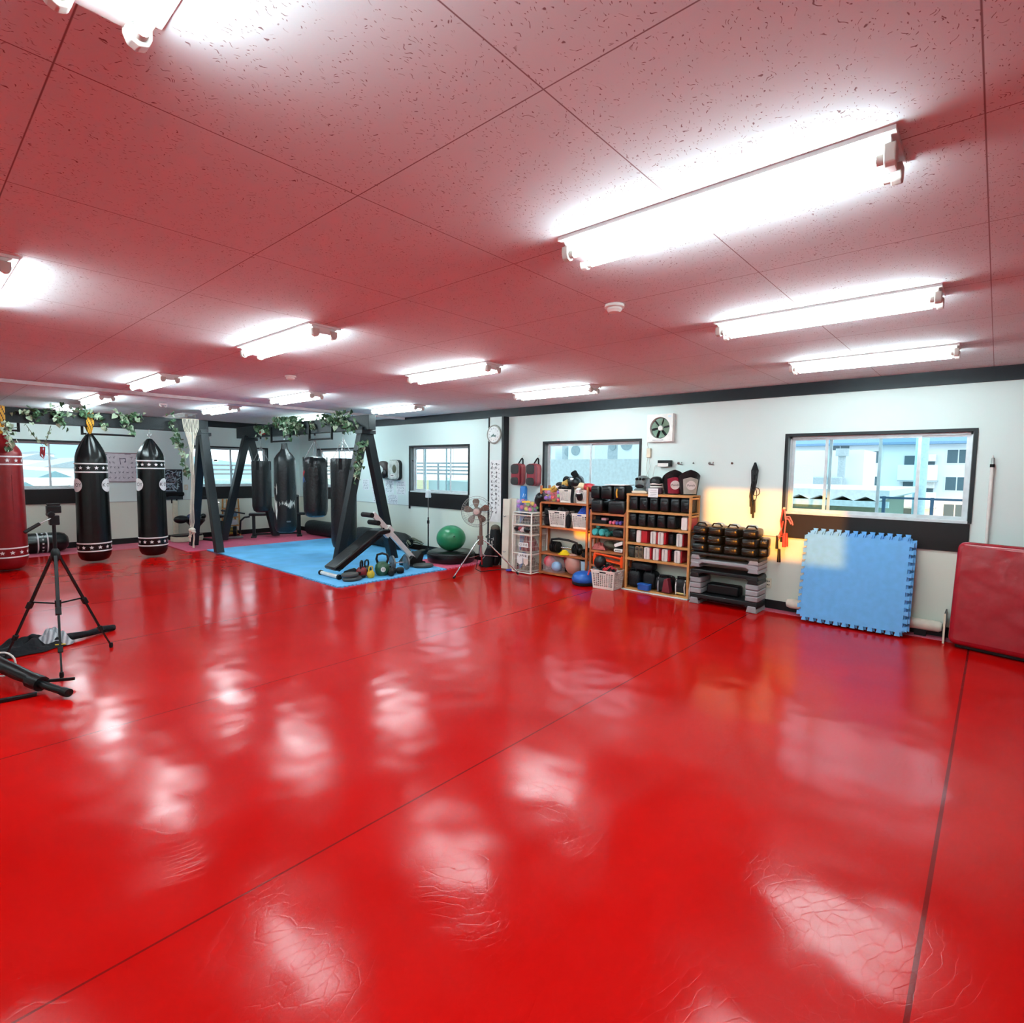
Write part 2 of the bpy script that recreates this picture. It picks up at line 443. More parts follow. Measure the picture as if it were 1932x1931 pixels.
struct(MB().bx(XL, XR, YB - .035, YB, 2.585, H).build('trim_2', trim_m, smooth=False))
base_m = mat('dark baseboard', (20, 18, 19), .5, spec=.3)
bb = MB()
bb.bx(XR - .012, XR, YF, 6.42, 0, .11); bb.bx(XR - .012, XR, 6.78, YB - .012, 0, .11)
struct(bb.build('baseboard_right', base_m, smooth=False))
struct(MB().bx(XL, XR, YB - .012, YB, 0, .12).build('baseboard_back', base_m, smooth=False))
# thin joint rail between the upper and lower boards
rail_m = mat('grey joint rail', (150, 150, 146), .5)
rl = MB(); cur = YF
for a, b_ in WR + [(6.40, 6.80)]:
    pass
for a0, a1 in ((YF, .2), (1.9, 3.87), (5.6, 6.4), (6.8, 7.4), (9.13, 11.17), (12.87, YB)):
    rl.bx(XR - .006, XR, a0, a1, .895, .903)
struct(rl.build('trim_3', rail_m, smooth=False))
rl = MB()
for a0, a1 in ((XL, 1.2), (2.72, 4.55), (6.26, XR - .01)):
    rl.bx(a0, a1, YB - .006, YB, .895, .903)
struct(rl.build('trim_4', rail_m, smooth=False))
# cable duct across the ceiling
struct(MB().bx(XL, XR - .04, 9.26, 9.34, H - .045, H).build('trim_5', mat('pink grey duct', (206, 196, 198), .5), smooth=False))
# pilaster with dark edges on the right wall
pl = MB().bx(7.0, XR, 6.44, 6.74, 0, 2.585).build('wall_pilaster', WALL, smooth=False); struct(pl)
ed = MB(); ed.bx(6.985, XR, 6.74, 6.765, 0, 2.585); ed.bx(6.985, XR, 6.395, 6.44, 0, 2.585)
struct(ed.build('trim_6', mat('dark pilaster edge', (20, 20, 26), .5, spec=.3), smooth=False))

# ---------------------------------------------------------------- windows
alu = mat('white aluminium', (206, 212, 214), .35, .2)
frame_m = mat('dark window frame', (24, 28, 31), .5, spec=.3)
reveal_m = mat('grey window reveal', (96, 102, 102), .55)
glass = clear('window glass', (236, 246, 248), .1)
def window(n, axis, a0, a1, panel, sashes, left_deep=True):
    """sliding window in a wall opening; sashes are (u0,u1,track)"""
    root = bpy.data.objects.new('window_%d' % n, None); COL.objects.link(root); struct(root)
    def bxx(b, u0, u1, d0, d1, z0, z1):      # d measured outward from the wall face
        if axis == 'x': b.bx(XR + d0, XR + d1, u0, u1, z0, z1)
        else: b.bx(u0, u1, YB + d0, YB + d1, z0, z1)
    f = MB(); t = .032
    bxx(f, a0 - t, a0, -.014, .135, WZ0 - .01, WZ1 + t); bxx(f, a1, a1 + t, -.014, .135, WZ0 - .01, WZ1 + t)
    bxx(f, a0, a1, -.014, .135, WZ1, WZ1 + t)
    f.build('window_frame', frame_m, root, smooth=False)
    r = MB(); bxx(r, a0, a0 + .006, .0, .075, WZ0, WZ1); bxx(r, a1 - .006, a1, 0, .075, WZ0, WZ1)
    r.build('window_reveal', reveal_m, root, smooth=False)
    s = MB(); bxx(s, a0, a1, -.01, .13, WZ0 - .012, WZ0 + .014); s.build('window_sill', alu, root, smooth=False)
    tr = MB(); bxx(tr, a0, a1, .075, .13, WZ1 - .025, WZ1); bxx(tr, a0, a0 + .025, .075, .13, WZ0, WZ1); bxx(tr, a1 - .025, a1, .075, .13, WZ0, WZ1)
    tr.build('window_track', alu, root, smooth=False)
    for (u0, u1, k) in sashes:
        d = .082 + .022 * k; q = .03
        sm = MB()
        bxx(sm, u0, u0 + q, d, d + .018, WZ0 + .014, WZ1 - .02); bxx(sm, u1 - q, u1, d, d + .018, WZ0 + .014, WZ1 - .02)
        bxx(sm, u0 + q, u1 - q, d, d + .018, WZ0 + .014, WZ0 + .05); bxx(sm, u0 + q, u1 - q, d, d + .018, WZ1 - .045, WZ1 - .02)
        so_ = sm.build('window_sash', alu, root, smooth=False)
        g = MB(); bxx(g, u0 + q, u1 - q, d + .007, d + .011, WZ0 + .05, WZ1 - .045)
        g.build('window_pane', glass, so_, smooth=False)
    if panel:
        q_ = MB(); bxx(q_, (a1 - .0) if axis == 'x' else a0 - .03, (a1 + .03) if axis == 'x' else a0, -.026, -.001, .84, WZ0); q_.build('window_post', frame_m, root, smooth=False)
        p = MB(); bxx(p, a0 - .02, a1 + .02, -.022, -.001, .9, WZ0 - .012); p.build('window_panel', dark_board, root, bevel=.003)
    return root
window(1, 'x', .2, 1.9, True, [(.225, 1.0, 1), (.62, 1.52, 0), (1.45, 1.875, 1)])
window(2, 'x', 3.87, 5.6, True, [(3.9, 4.78, 1), (4.74, 5.57, 0)])
window(3, 'x', 7.4, 9.13, True, [(7.43, 8.15, 1), (7.98, 8.82, 0), (8.76, 9.1, 1)])
window(4, 'x', 11.17, 12.87, True, [(11.2, 12.05, 1), (12.0, 12.84, 0)])
window(5, 'y', 1.2, 2.72, True, [(1.23, 2.05, 1), (2.02, 2.69, 0)])
window(6, 'y', 4.55, 6.26, True, [(4.58, 5.45, 1), (5.4, 6.23, 0)])

# ---------------------------------------------------------------- pink and blue mats at floor level (edges)
pink = mat('pink foam', (196, 92, 112), .6, bump=.2, bscale=90)
struct(MB().bx(XR - .17, XR - .012, YF, 6.3, 0, .004).build('trim_7', pink, smooth=False))
struct(MB().bx(XL, 3.7, 12.9, YB - .012, 0, .004).build('trim_8', pink, smooth=False))

# ---------------------------------------------------------------- fluorescent lights
lamp_white = mat('lamp enamel', (236, 238, 236), .4)
tube_m = emit('fluorescent tube', (226, 250, 255), 38)
tube_off = mat('unlit tube', (225, 225, 222), .3)
sock_m = mat('lamp socket', (205, 200, 192), .45)
def make_lamp(label, loc, lit=True):
    t = thing('ceiling_light', label, 'light', loc, 0, 'twin tube ceiling lights')
    b = MB()
    b.bx(-.127, .127, -.63, .63, -.014, 0)
    b.prism([(-.105, -.014), (-.045, -.062), (.045, -.062), (.105, -.014)], 'y', -.615, .615)
    b.build('body', lamp_white, t, smooth=False)
    for sx_ in (-1, 1):
        MB().tube([(sx_ * .072, -.585, -.068), (sx_ * .072, .585, -.068)], .0155, 12).build('tube', tube_m if lit else tube_off, t)
        for y in (-.5875, .5875): MB().tube([(sx_ * .072, y - .011, -.068), (sx_ * .072, y + .011, -.068)], .0162, 12).build('tube_cap', sock_m, t)
        for y in (-.613, .613):
            MB().prism([(sx_ * .072 + u, -.068 + v) for u, v in [(-.027, .035), (.027, .035), (.027, 0), (.019, -.019), (0, -.027), (-.019, -.019), (-.027, 0)]], 'y', y - .016, y + .016).build('socket', sock_m, t, bevel=.004)
    return t
ROWX = [.348, 2.168, 3.985, 5.80]; COLY = [.92, 4.41, 7.82, 10.62]
rown = ['leftmost', 'second from the left', 'third from the left', 'one along the window wall']
lamp0 = None
LAMPS = {(1, 0): 'largest twin tube ceiling light in view, nearest lamp of the right half',
 (2, 0): 'twin tube ceiling light, second lamp up from the right hand window',
 (3, 0): 'twin tube ceiling light closest to the wall above the right hand window',
 (0, 0): 'twin tube ceiling light cut off by the top left corner of the picture',
 (0, 1): 'twin tube ceiling light with only its end showing at the left edge',
 (1, 1): 'twin tube ceiling light left of the small recessed detector, second of its row',
 (2, 1): 'twin tube ceiling light above the standing fan and clock, middle of the room',
 (3, 1): 'twin tube ceiling light close to the wall above the wall clock',
 (1, 2): 'twin tube ceiling light hanging this side of the ceiling duct, left of centre',
 (2, 2): 'twin tube ceiling light above the blue mats just before the ceiling duct',
 (3, 2): 'twin tube ceiling light near the wall above the front timber frame',
 (1, 3): 'twin tube ceiling light behind the duct above the hanging black bag',
 (2, 3): 'twin tube ceiling light beyond the duct right of the white ropes',
 (3, 3): 'twin tube ceiling light half hidden behind the ivy on the beam'}
for (i, j), lb in LAMPS.items():
    p = (ROWX[i], COLY[j], H)
    if lamp0 is None: lamp0 = make_lamp(lb, p)
    else: dup(lamp0, p, label=lb)
dup(lamp0, (2.168, 12.75, H), label='twin tube ceiling light farthest away, just behind the left beam')
make_lamp('unlit twin tube ceiling light above the hanging white ropes', (3.985, 12.75, H), lit=False)
dup(lamp0, (-1.47, .92, H), label='added twin tube ceiling light above the unseen left side of the room, nearest')  # unseen row of lamps, added for its light on the floor
dup(lamp0, (-1.47, 4.41, H), label='added twin tube ceiling light above the unseen left side of the room, second')
dup(lamp0, (-1.47, 7.82, H), label='added twin tube ceiling light above the unseen left side of the room, third')

def detector(loc, label):
    t = thing('smoke_detector', label, 'smoke detector', loc)
    MB().lathe([(.06, 0), (.062, -.016), (.05, -.02)], 28).build('base', white_plastic, t)
    MB().lathe([(.045, -.02), (.047, -.032), (.035, -.046), (.0, -.05)], 28).build('head', white_plastic, t)
detector((3.08, 1.88, H), 'round white smoke detector on the ceiling near the largest lamp')
detector((3.09, 6.17, H), 'small white smoke detector on the ceiling farther back above the mats')
t = thing('ceiling_hook', 'small white hook fitting on the ceiling near the ivy beam', 'hook', (3.1, 10.7, H))
MB().box((0, 0, -.008), (.12, .04, .016)).build('plate', white_plastic, t, bevel=.004)
MB().tube([(-.05, 0, -.016), (-.05, 0, -.04), (-.03, 0, -.05)], .008).tube([(.05, 0, -.016), (.05, 0, -.045), (.03, 0, -.055)], .008).build('hook', white_plastic, t)
# ---------------------------------------------------------------- timber frames
def aframe(parent, axis, c, at, half, zt, w=.14):
    """two leaning legs meeting under a beam; axis = direction they spread in"""
    for s in (-1, 1):
        a = (c + s * half, at, 0) if axis == 'x' else (at, c + s * half, 0)
        b = (c + s * .03, at + .0, zt) if axis == 'x' else (at, c + s * .03, zt)
        upv = (0, 1, 0) if axis == 'x' else (1, 0, 0)
        m = MB(); d = Vector(b) - Vector(a); a2 = Vector(a) + d * .012
        m.bar(a2, b, w, w, up=upv)
        # feet and heads cut level
        bmesh.ops.bisect_plane(m.bm, geom=m.bm.verts[:] + m.bm.edges[:] + m.bm.faces[:], plane_co=(0, 0, .045), plane_no=(0, 0, -1), clear_outer=True)
        bmesh.ops.holes_fill(m.bm, edges=m.bm.edges[:])
        m.build('leg', dark_wood, parent, bevel=.006)
t = thing('bag_frame', 'black timber frame with two A legs carrying four black bags over the blue mats', 'frame')
MB().bx(5.33, 5.47, 7.95, 13.3, 2.32, 2.57).build('beam', dark_wood, t, bevel=.006)
aframe(t, 'x', 5.39, 8.15, .57, 2.36); aframe(t, 'x', 5.36, 12.75, .60, 2.36)
for y in (8.15, 12.75):
    MB().bx(5.26, 5.54, y - .1, y + .1, 2.255, 2.32).build('cap_block', dark_wood, t, bevel=.005)
t2 = thing('bag_frame', 'black timber frame on the left carrying the red bag and two starred bags', 'frame')
MB().bx(XL + .05, 4.1, 11.53, 11.67, 2.32, 2.55).build('beam', dark_wood, t2, bevel=.006)
aframe(t2, 'y', 11.62, 4.02, .68, 2.36)
MB().bx(3.9, 4.14, 11.5, 11.74, 2.255, 2.32).build('cap_block', dark_wood, t2, bevel=.005)
label_white = mat('white tag plate', (235, 235, 232), .4)
m = MB(); R_ = rrect(.10, .055, .02); m.prism(R_, 'z', 0, .004)
o = m.build('tag_plate', label_white, t2); o.matrix_basis = facing((4.02 + .02, 11.06, 1.78), (-.25, -1, .2)) @ Matrix.Rotation(0, 4, 'Z')
m = MB(); m.prism(rrect(.05, .022, .008), 'z', .004, .006); o2 = m.build('tag_hole', black_metal, t2); o2.matrix_basis = o.matrix_basis.copy()

# ---------------------------------------------------------------- punch bags
vinyl_red = mat('red bag vinyl', (122, 10, 18), .3, bump=.1, bscale=14)
bag_black = mat('bag black vinyl', (9, 11, 12), .27, spec=.4, bump=.1, bscale=10)
bag_leather = mat('bag black leather', (15, 19, 22), .36, spec=.4, bump=.3, bscale=22)
band_white = mat('band white', (232, 232, 232), .5)
chain_m = mat('steel chain', (170, 172, 172), .3, .9)
rope_yellow = mat('yellow rope', (222, 164, 48), .6); rope_black = mat('black rope', (30, 28, 28), .6)

def wrap_point(r, a, z): return Vector((r * math.cos(a), r * math.sin(a), z))
def band(parent, r, z0, z1, sy, name='star_band', facea=-PI / 2):
    m = MB()
    for z in (z0, z1):
        m.lathe([(r + .001, z - .011), (r + .004, z - .008), (r + .004, z + .008), (r + .001, z + .011)], 40)
    bo = m.build(name, band_white, parent)
    s = MB(); k = 13; zc = (z0 + z1) / 2
    for i in range(k):
        a0 = 2 * PI * i / k
        pts = [wrap_point(r + .004, a0 + u / r, zc + v) for u, v in star(sy)]
        s.face(pts)
    s.build('stars', band_white, bo, smooth=False)
def long_bag(label, loc, r, zs, body_m, rot=0.0, logo=True):
    """tall bag with gathered top; zs = (bottom, upper band pair, lower band pair, shoulder, tip)"""
    t = thing('punch_bag', label, 'punch bag', loc, rot, 'tall starred bags on the left beam')
    zb, (u0, u1), (l0, l1), sh, tip = zs
    def wob(a, rr, z):
        k = max(0, (z - sh) / (tip - sh)) if z > sh else 0
        return rr * (1 + .09 * k * math.sin(9 * a + 3 * z) + .012 * math.sin(3 * a + 5 * z) * (z > u1))
    prof = [(0, zb), (r * .55, zb + .004), (r * .82, zb + .03), (r * .97, zb + .09), (r * 1.03, zb + .17)]
    for i in range(9):
        f = i / 8; prof.append((r * (1.03 - .05 * f), l1 + .03 + (sh - l1 - .03) * f))
    for i in range(1, 9):
        f = i / 8; prof.append((r * (.98 - .80 * f ** 1.5), sh + (tip - sh) * f))
    prof.append((.02, tip + .01)); prof.append((0, tip + .012))
    MB().lathe(prof, 48, fn=wob).build('body', body_m, t)
    rr = r * 1.012
    band(t, r * .985, u0, u1, .034); band(t, r * 1.034, l0, l1, .034)
    if logo:
        va = math.atan2(-loc[1], -loc[0])
        for a in (va - 1.05, va + 1.05):
            m = MB(); rr2 = r * 1.012 + .004; ring = []
            for i in range(24):
                q = 2 * PI * i / 24; ring.append(wrap_point(rr2, a + .11 * math.cos(q) / r, 1.33 + .115 * math.sin(q)))
            cpt = wrap_point(rr2 + .002, a, 1.33)
            for i in range(24): m.face([cpt, ring[i], ring[(i + 1) % 24]])
            lo_ = m.build('logo_patch', band_white, t, smooth=False)
            # letters bent round the bag
            cu = bpy.data.curves.new('logo', 'FONT'); cu.body = 'K OY'; cu.size = .085; cu.align_x = 'CENTER'; cu.align_y = 'CENTER'
            tmp = bpy.data.objects.new('tmp', cu); me = bpy.data.meshes.new_from_object(tmp); bpy.data.objects.remove(tmp)
            for v in me.vertices: v.co = wrap_point(rr2 + .004, a + v.co.x / r, 1.33 + v.co.y)
            me.materials.clear(); me.materials.append(ink); lt = bpy.data.objects.new('lettering', me); COL.objects.link(lt); lt.parent = lo_
    st = MB().tube([wrap_point(r * 1.005 + .001, -PI / 2 + .3, z) for z in (.5, .8, 1.1, 1.4, 1.5)], .003, 6); st.build('seam', bag_black if body_m is bag_black else body_m, t)
    return t
def wrap_rope(t, tip, striped=True):
    """rope turned over the beam and down to the bag"""
    m = MB()
    for i in range(9):
        x = -.045 + .011 * i
        pts = [(x * .35, -.02, tip), (x, -.085, 2.36), (x, -.085, 2.555), (x, .085, 2.56), (x, .085, 2.33), (x * .35, .02, tip + .02)]
        fine = []
        for p, q_ in zip(pts, pts[1:]): fine += [Vector(p).lerp(Vector(q_), k / 6) for k in range(6)]
        for k, (p, q_) in enumerate(zip(fine, fine[1:])): m.tube([p, q_], .0085, 6, mi=1 if (k + i) % 4 == 0 else 0)
    m.build('hanging_rope', [rope_yellow, rope_black], t)
b1 = long_bag('tall red bag with star bands hanging at the left edge', (1.13, 11.56, 0), .235, (.02, (1.665, 1.785), (.23, .37), 1.83, 2.13), vinyl_red, logo=False)
wrap_rope(b1, 2.14)
b2_ = long_bag('tall black starred bag hung by a yellow striped rope', (2.235, 11.56, 0), .232, (.03, (1.55, 1.69), (.215, .345), 1.75, 2.19), bag_black)
wrap_rope(b2_, 2.19)
b3_ = long_bag('tall black starred bag hung from a steel hook near the dark poster', (3.11, 11.56, 0), .222, (.03, (1.62, 1.755), (.225, .365), 1.80, 2.15), bag_black)
m = MB(); m.tube([(0, 0, 2.15), (0, 0, 2.2)], .008).tube([(.03 * math.cos(a), 0, 2.225 + .025 * math.sin(a)) for a in [2 * PI * i / 14 for i in range(14)]], .006, 6, closed=True).tube([(0, 0, 2.24), (0, 0, 2.33)], .009)
m.build('hook', chain_m, b3_)

def hang_bag(label, y, z0, z1, r, hook_z, style, x=5.4, dents=0.0):
    t = thing('punch_bag', label, 'punch bag', (x, y, 0), 0, 'black bags on the front timber frame')
    prof = [(0, z0), (r * .6, z0 + .006), (r * .86, z0 + .04), (r * .98, z0 + .12)]
    for i in range(8): prof.append((r, z0 + .16 + (z1 - z0 - .3) * i / 7))
    if style == 'flat': prof += [(r * .99, z1 - .03), (r * .93, z1), (r * .8, z1 - .012), (0, z1 - .03)]
    elif style == 'dome': prof += [(r * .97, z1 - .1), (r * .85, z1 - .04), (r * .6, z1 - .005), (r * .2, z1), (0, z1)]
    elif style == 'teardrop': prof += [(r * .95, z1 - .08), (r * .72, z1), (r * .4, z1 + .08), (.06, z1 + .14), (.05, z1 + .24), (0, z1 + .245)]
    def wob(a, rr, z):
        k = max(0, (z - (z1 - .3)) / .3)
        return rr * (1 + k * .035 * math.sin(8 * a + 2 * z) + dents * math.sin(2 * a + 7 * z) * .02)
    MB().lathe(prof, 40, fn=wob).build('body', bag_leather, t)
    top = z1 + .24 if style == 'teardrop' else z1
    m = MB()
    def chain(a, b):
        a = Vector(a); b = Vector(b); n = max(3, int((b - a).length / .028))
        for i in range(n):
            c = a.lerp(b, (i + .5) / n); d = (b - a).normalized(); s = Vector((1, 0, 0)) if i % 2 else d.cross(Vector((1, 0, 0))).normalized()
            m.tube([c + d * .018 * math.cos(q) + s * .008 * math.sin(q) for q in [2 * PI * k / 8 for k in range(8)]], .0033, 5, closed=True)
    if style == 'teardrop': chain((0, 0, top - .05), (0, 0, 2.3))
    else:
        for sx_, sy_ in ((1, 1), (-1, 1), (1, -1), (-1, -1)):
            chain((sx_ * r * .62, sy_ * r * .62, z1 - .03), (0, 0, hook_z))
        chain((0, 0, hook_z), (0, 0, 2.3))
    m.build('chain', chain_m, t)
    MB().tube([(0, 0, 2.28), (0, 0, 2.32)], .018, 10).build('hanger', black_metal, t)
    if style in ('flat', 'dome'):
        for sx_, sy_ in ((1, 1), (-1, 1), (1, -1), (-1, -1)):
            a = math.atan2(sy_, sx_); MB().grid(lambda u, v, a=a: wrap_point(r * 1.012, a - .14 + .28 * u, z1 - .2 + .19 * v), 4, 2, .006).build('strap', black_fabric, t)
    return t
hb1 = hang_bag('short black bag farthest back on the front frame, above the exercise bench', 12.2, .66, 1.80, .2, 2.12, 'flat')
hb2 = hang_bag('long black bag with peeling white patches and a long neck', 11.1, .30, 1.92, .215, 2.1, 'teardrop', dents=1)
hb3 = hang_bag('short fat black bag with small red and blue patch', 9.86, .71, 1.88, .225, 2.2, 'dome', dents=1)
hb4 = hang_bag('long black bag behind the front A legs almost touching the mats', 8.86, .2, 1.84, .225, 2.2, 'flat')
# peeled patches of the long bag
peel = mat('peeled white backing', (214, 210, 198), .7, bump=.3, bscale=60)
m = MB(); random.seed(3); r = .2175
def shard(a, z, w_, h_):
    m.face([wrap_point(r, a - w_, z + h_ * .55), wrap_point(r, a - w_ * .3, z + h_), wrap_point(r, a + w_ * .5, z + h_ * .7), wrap_point(r, a + w_, z - h_ * .1), wrap_point(r, a + w_ * .2, z - h_), wrap_point(r, a - w_ * .7, z - h_ * .5)])
fa = math.atan2(-11.1, -5.4)
for (da, z, w_, h_) in [(-1.05, 1.0, .2, .28), (-.95, .8, .16, .22), (-1.2, 1.05, .12, .2), (-.85, 1.12, .05, .22), (-.62, .98, .05, .05)]:
    shard(fa - da * -1 if False else fa + da, z, w_, h_)
for i in range(26):
    q = i / 25; shard(fa - .55 + 1.5 * q, .93 - .05 * math.sin(q * 3) + random.uniform(-.03, .03), random.uniform(.012, .05), random.uniform(.02, .10))
m.build('peeled_patch', peel, hb2, smooth=False)
m = MB(); m.prism(rrect(.09, .032, .015), 'z', 0, .003); o = m.build('badge', grey_metal, hb2); o.matrix_basis = facing(wrap_point(.216, fa + .25, .55), (math.cos(fa + .25), math.sin(fa + .25), 0))
pr_ = mat('red patch', (176, 40, 50), .5); pb_ = mat('blue patch', (52, 96, 160), .5)
m = MB(); a = math.atan2(-9.86, -5.4) - 1.15
def wp(u, v): return wrap_point(.2285, a + u, v)
m.face([wp(-.2, 1.58), wp(.1, 1.62), wp(.2, 1.585), wp(.0, 1.53), wp(-.2, 1.5)], 0); m.face([wp(-.2, 1.47), wp(.02, 1.5), wp(.26, 1.40), wp(-.2, 1.38)], 1)
m.build('logo_patch', [pr_, pb_], hb3, smooth=False)
# black bag lying by the back wall
t = thing('punch_bag', 'black starred bag lying on the floor by the back wall behind the tripod', 'punch bag', (0, 13.45, .19))
Mx = Matrix.Rotation(PI / 2, 4, 'Y')
MB().lathe([(0, .2), (.17, .21), (.188, .3), (.19, 1.9), (.185, 2.05), (.16, 2.13), (.10, 2.18), (0, 2.2)], 36, M=Mx).build('body', bag_black, t)
m = MB()
for x in (1.72, 1.86): m.lathe([(.191, x - .011), (.195, x), (.191, x + .011)], 36, M=Mx)
bo = m.build('star_band', band_white, t)
m = MB()
for i in range(16): m.face([Mx @ wrap_point(.1945, 2 * PI * i / 16 + v / .19, 1.79 + u) for u, v in star(.024)])
m.build('stars', band_white, bo, smooth=False)

# pull-up bars under the beams
def pull_bar(label, p, axis, length, d):
    t = thing('pull_up_bar', label, 'pull-up bar', p, 0, 'pull-up bars under the timber beams')
    v = Vector((1, 0, 0)) if axis == 'x' else Vector((0, 1, 0)); m = MB()
    m.tube([v * (-length / 2), v * (length / 2)], .0165, 10); m.build('grip', black_metal, t)
    for s in (-1, 1): MB().bar(v * (s * length / 2) + Vector((0, 0, -.02)), v * (s * length / 2) + Vector((0, 0, d)), .034, .03).build('upright', black_metal, t)
pull_bar('black pull-up bar behind the rope hung starred bag', (2.53, 11.69, 2.2), 'x', .74, .3)
pull_bar('black pull-up bar at the left edge behind the red bag', (.98, 11.69, 2.2), 'x', .74, .3)
pull_bar('black pull-up bar above the peeling bag', (5.4 - .087, 11.08, 2.2), 'y', .82, .3)
pull_bar('black pull-up bar above the short fat bag', (5.4 - .087, 9.5, 2.2), 'y', .8, .3)

# white ropes hanging from the beam end
rope_w = mat('white cotton rope', (222, 214, 196), .8, bump=.4, bscale=150)
t = thing('rope_bundle', 'bundle of white ropes knotted near the bottom hanging from the left beam', 'rope', (3.74, 11.42, 0))
m = MB(); random.seed(5)
for i in range(13):
    x = -.13 + .26 * i / 12; q = random.uniform(-.02, .02)
    m.tube([(x * 1.05, .11, 2.56), (x * 1.05, -.03, 2.555), (x, -.05, 2.40), (x * .45 + q, -.03, 2.15), (x * .14 + .01, -.02, 1.93)], .0055, 6)
for i in range(4):
    x = -.03 + .02 * i
    m.tube([(x, -.02, 1.95), (x * .8 + .01, -.03, 1.4), (x * .9 - .02, -.03, .9), (x * 1.2 - .03, -.03, .6), (x * .6 - .035, -.03, .48)], .0062, 6)
m.build('strands', rope_w, t)
m = MB(); m.ell((-.035, -.035, .46), (.06, .05, .045)).ell((-.02, -.05, .43), (.05, .05, .03), rot=(.4, .5, 0)); m.build('knot', rope_w, t)
m = MB(); m.tube([(-.06, -.03, .45), (-.075, -.03, .36), (-.07, -.03, .33), (-.03, -.03, .4), (-.02, -.03, .46)], .013, 6).tube([(-.01, -.04, .45), (-.005, -.04, .3), (-.02, -.04, .2), (-.02, -.04, .12)], [.014, .013, .014, .02], 7).tube([(-.07, -.03, .35), (-.075, -.03, .24)], [.018, .012], 7).ell((-.075, -.03, .335), (.03, .03, .025))
m.build('tail', rope_w, t)

# ---------------------------------------------------------------- ivy
leaf_a = mat('ivy green', (66, 98, 66), .5, var=.3, scale=30); leaf_b = mat('ivy pale edge', (168, 188, 160), .5, var=.2, scale=30); stem_m = mat('ivy stem', (72, 74, 50), .6)
def ivy(label, paths, dens, spread, size=.075, pale=.35, seed=1, group=None):
    rnd = random.Random(seed)
    t = thing('ivy_garland', label, 'artificial plant', paths[0][0], 0, group); o0 = Vector(paths[0][0])
    lv = MB(); st = MB()
    for path in paths:
        P = [Vector(p) - o0 for p in path]
        st.tube(P, .005, 5)
        for a, b in zip(P, P[1:]):
            for i in range(max(1, int(dens * (b - a).length))):
                c = a.lerp(b, rnd.random()) + Vector((rnd.gauss(0, spread * .6), rnd.gauss(0, spread * .5), rnd.gauss(0, spread)))
                c.z = min(c.z, H - .075 - o0.z)
                s = size * rnd.uniform(.6, 1.25)
                M = Matrix.Translation(c) @ Euler((rnd.uniform(.3, 2.4), rnd.uniform(-.7, .7), rnd.uniform(0, 2 * PI))).to_matrix().to_4x4() @ Matrix.Scale(s, 4)
                mi = 1 if rnd.random() < pale else 0
                L_ = [(-.5, .05, 0), (-.42, .42, .1), (0, .3, -.06), (.42, .42, .1), (.5, .05, 0), (.28, -.35, .04), (0, -.75, .0), (-.28, -.35, .04)]
                V = [lv.bm.verts.new(M @ Vector(q)) for q in L_]; cv = lv.bm.verts.new(M @ Vector((0, -.05, -.1)))
                for k in range(8):
                    f = lv.bm.faces.new((V[k], V[(k + 1) % 8], cv)); f.material_index = mi
    bo = lv.build('leaves', [leaf_a, leaf_b], t, smooth=False); bo['kind'] = 'stuff'
    st.build('stem', stem_m, t)
    return t
yb = 11.46
ivy('ivy trailing over the left beam beside the red bag', [[(1.3, yb, 2.5), (1.5, yb, 2.42), (1.7, yb, 2.52), (1.95, yb, 2.56)], [(1.75, yb, 2.4), (1.95, yb, 2.36)]], 75, .05, seed=1)
ivy('ivy hanging down in front of the red bag top', [[(1.1, 11.3, 2.3), (1.2, 11.3, 2.2), (1.3, 11.32, 2.24)], [(1.15, 11.28, 2.2), (1.22, 11.26, 2.0), (1.16, 11.26, 1.85)]], 60, .04, seed=2, pale=.6)
ivy('ivy on the left beam around the yellow rope', [[(2.0, yb, 2.53), (2.2, yb - .05, 2.54), (2.36, yb, 2.45), (2.45, yb, 2.3)]], 70, .045, seed=3, pale=.5)
ivy('ivy sprig on the left beam between the yellow rope and the steel hook', [[(2.55, yb, 2.56), (2.75, yb, 2.52), (2.98, yb, 2.5)], [(2.68, yb, 2.5), (2.78, yb, 2.33), (2.84, yb, 2.25)]], 80, .05, seed=4, pale=.4)
ivy('ivy falling beside the white ropes', [[(3.4, yb, 2.5), (3.5, yb, 2.35), (3.52, yb, 2.15), (3.58, yb, 2.02)], [(3.55, yb, 2.1), (3.62, 11.4, 1.8), (3.64, 11.4, 1.5)]], 75, .06, seed=5)
tv = ivy('bare vine dipping to a red chilli below the left beam', [[(1.42, yb, 2.28), (1.5, yb, 2.12), (1.6, yb, 1.97), (1.66, yb, 2.08), (1.72, yb, 2.3)]], 26, .02, size=.05, seed=6, pale=.5)
m = MB(); red_p = mat('dried red chilli', (140, 22, 34), .5); o_ = Vector((1.42, yb, 2.28))
for i in range(7): m.tube([Vector((1.6 + random.uniform(-.03, .03), yb, 1.95)) - o_, Vector((1.6 + random.uniform(-.03, .03), yb - .01, 1.87 - .02 * i * .5)) - o_, Vector((1.61, yb, 1.83 - .012 * i)) - o_], [.012, .012, .003], 6)
m.build('chilli', red_p, tv)
x1 = 5.29
ivy('ivy cluster with a red flower at the far end of the front beam', [[(x1, 12.1, 2.5), (x1, 11.8, 2.46), (x1, 11.55, 2.4)]], 90, .06, seed=7)
ivy('thick ivy cluster on the front beam above the peeling bag', [[(x1, 11.3, 2.6), (x1, 10.8, 2.62), (x1, 10.3, 2.56), (x1, 10.05, 2.4)], [(x1, 11.0, 2.5), (x1, 10.6, 2.42), (x1, 10.3, 2.45)]], 95, .075, size=.085, seed=8, pale=.25)
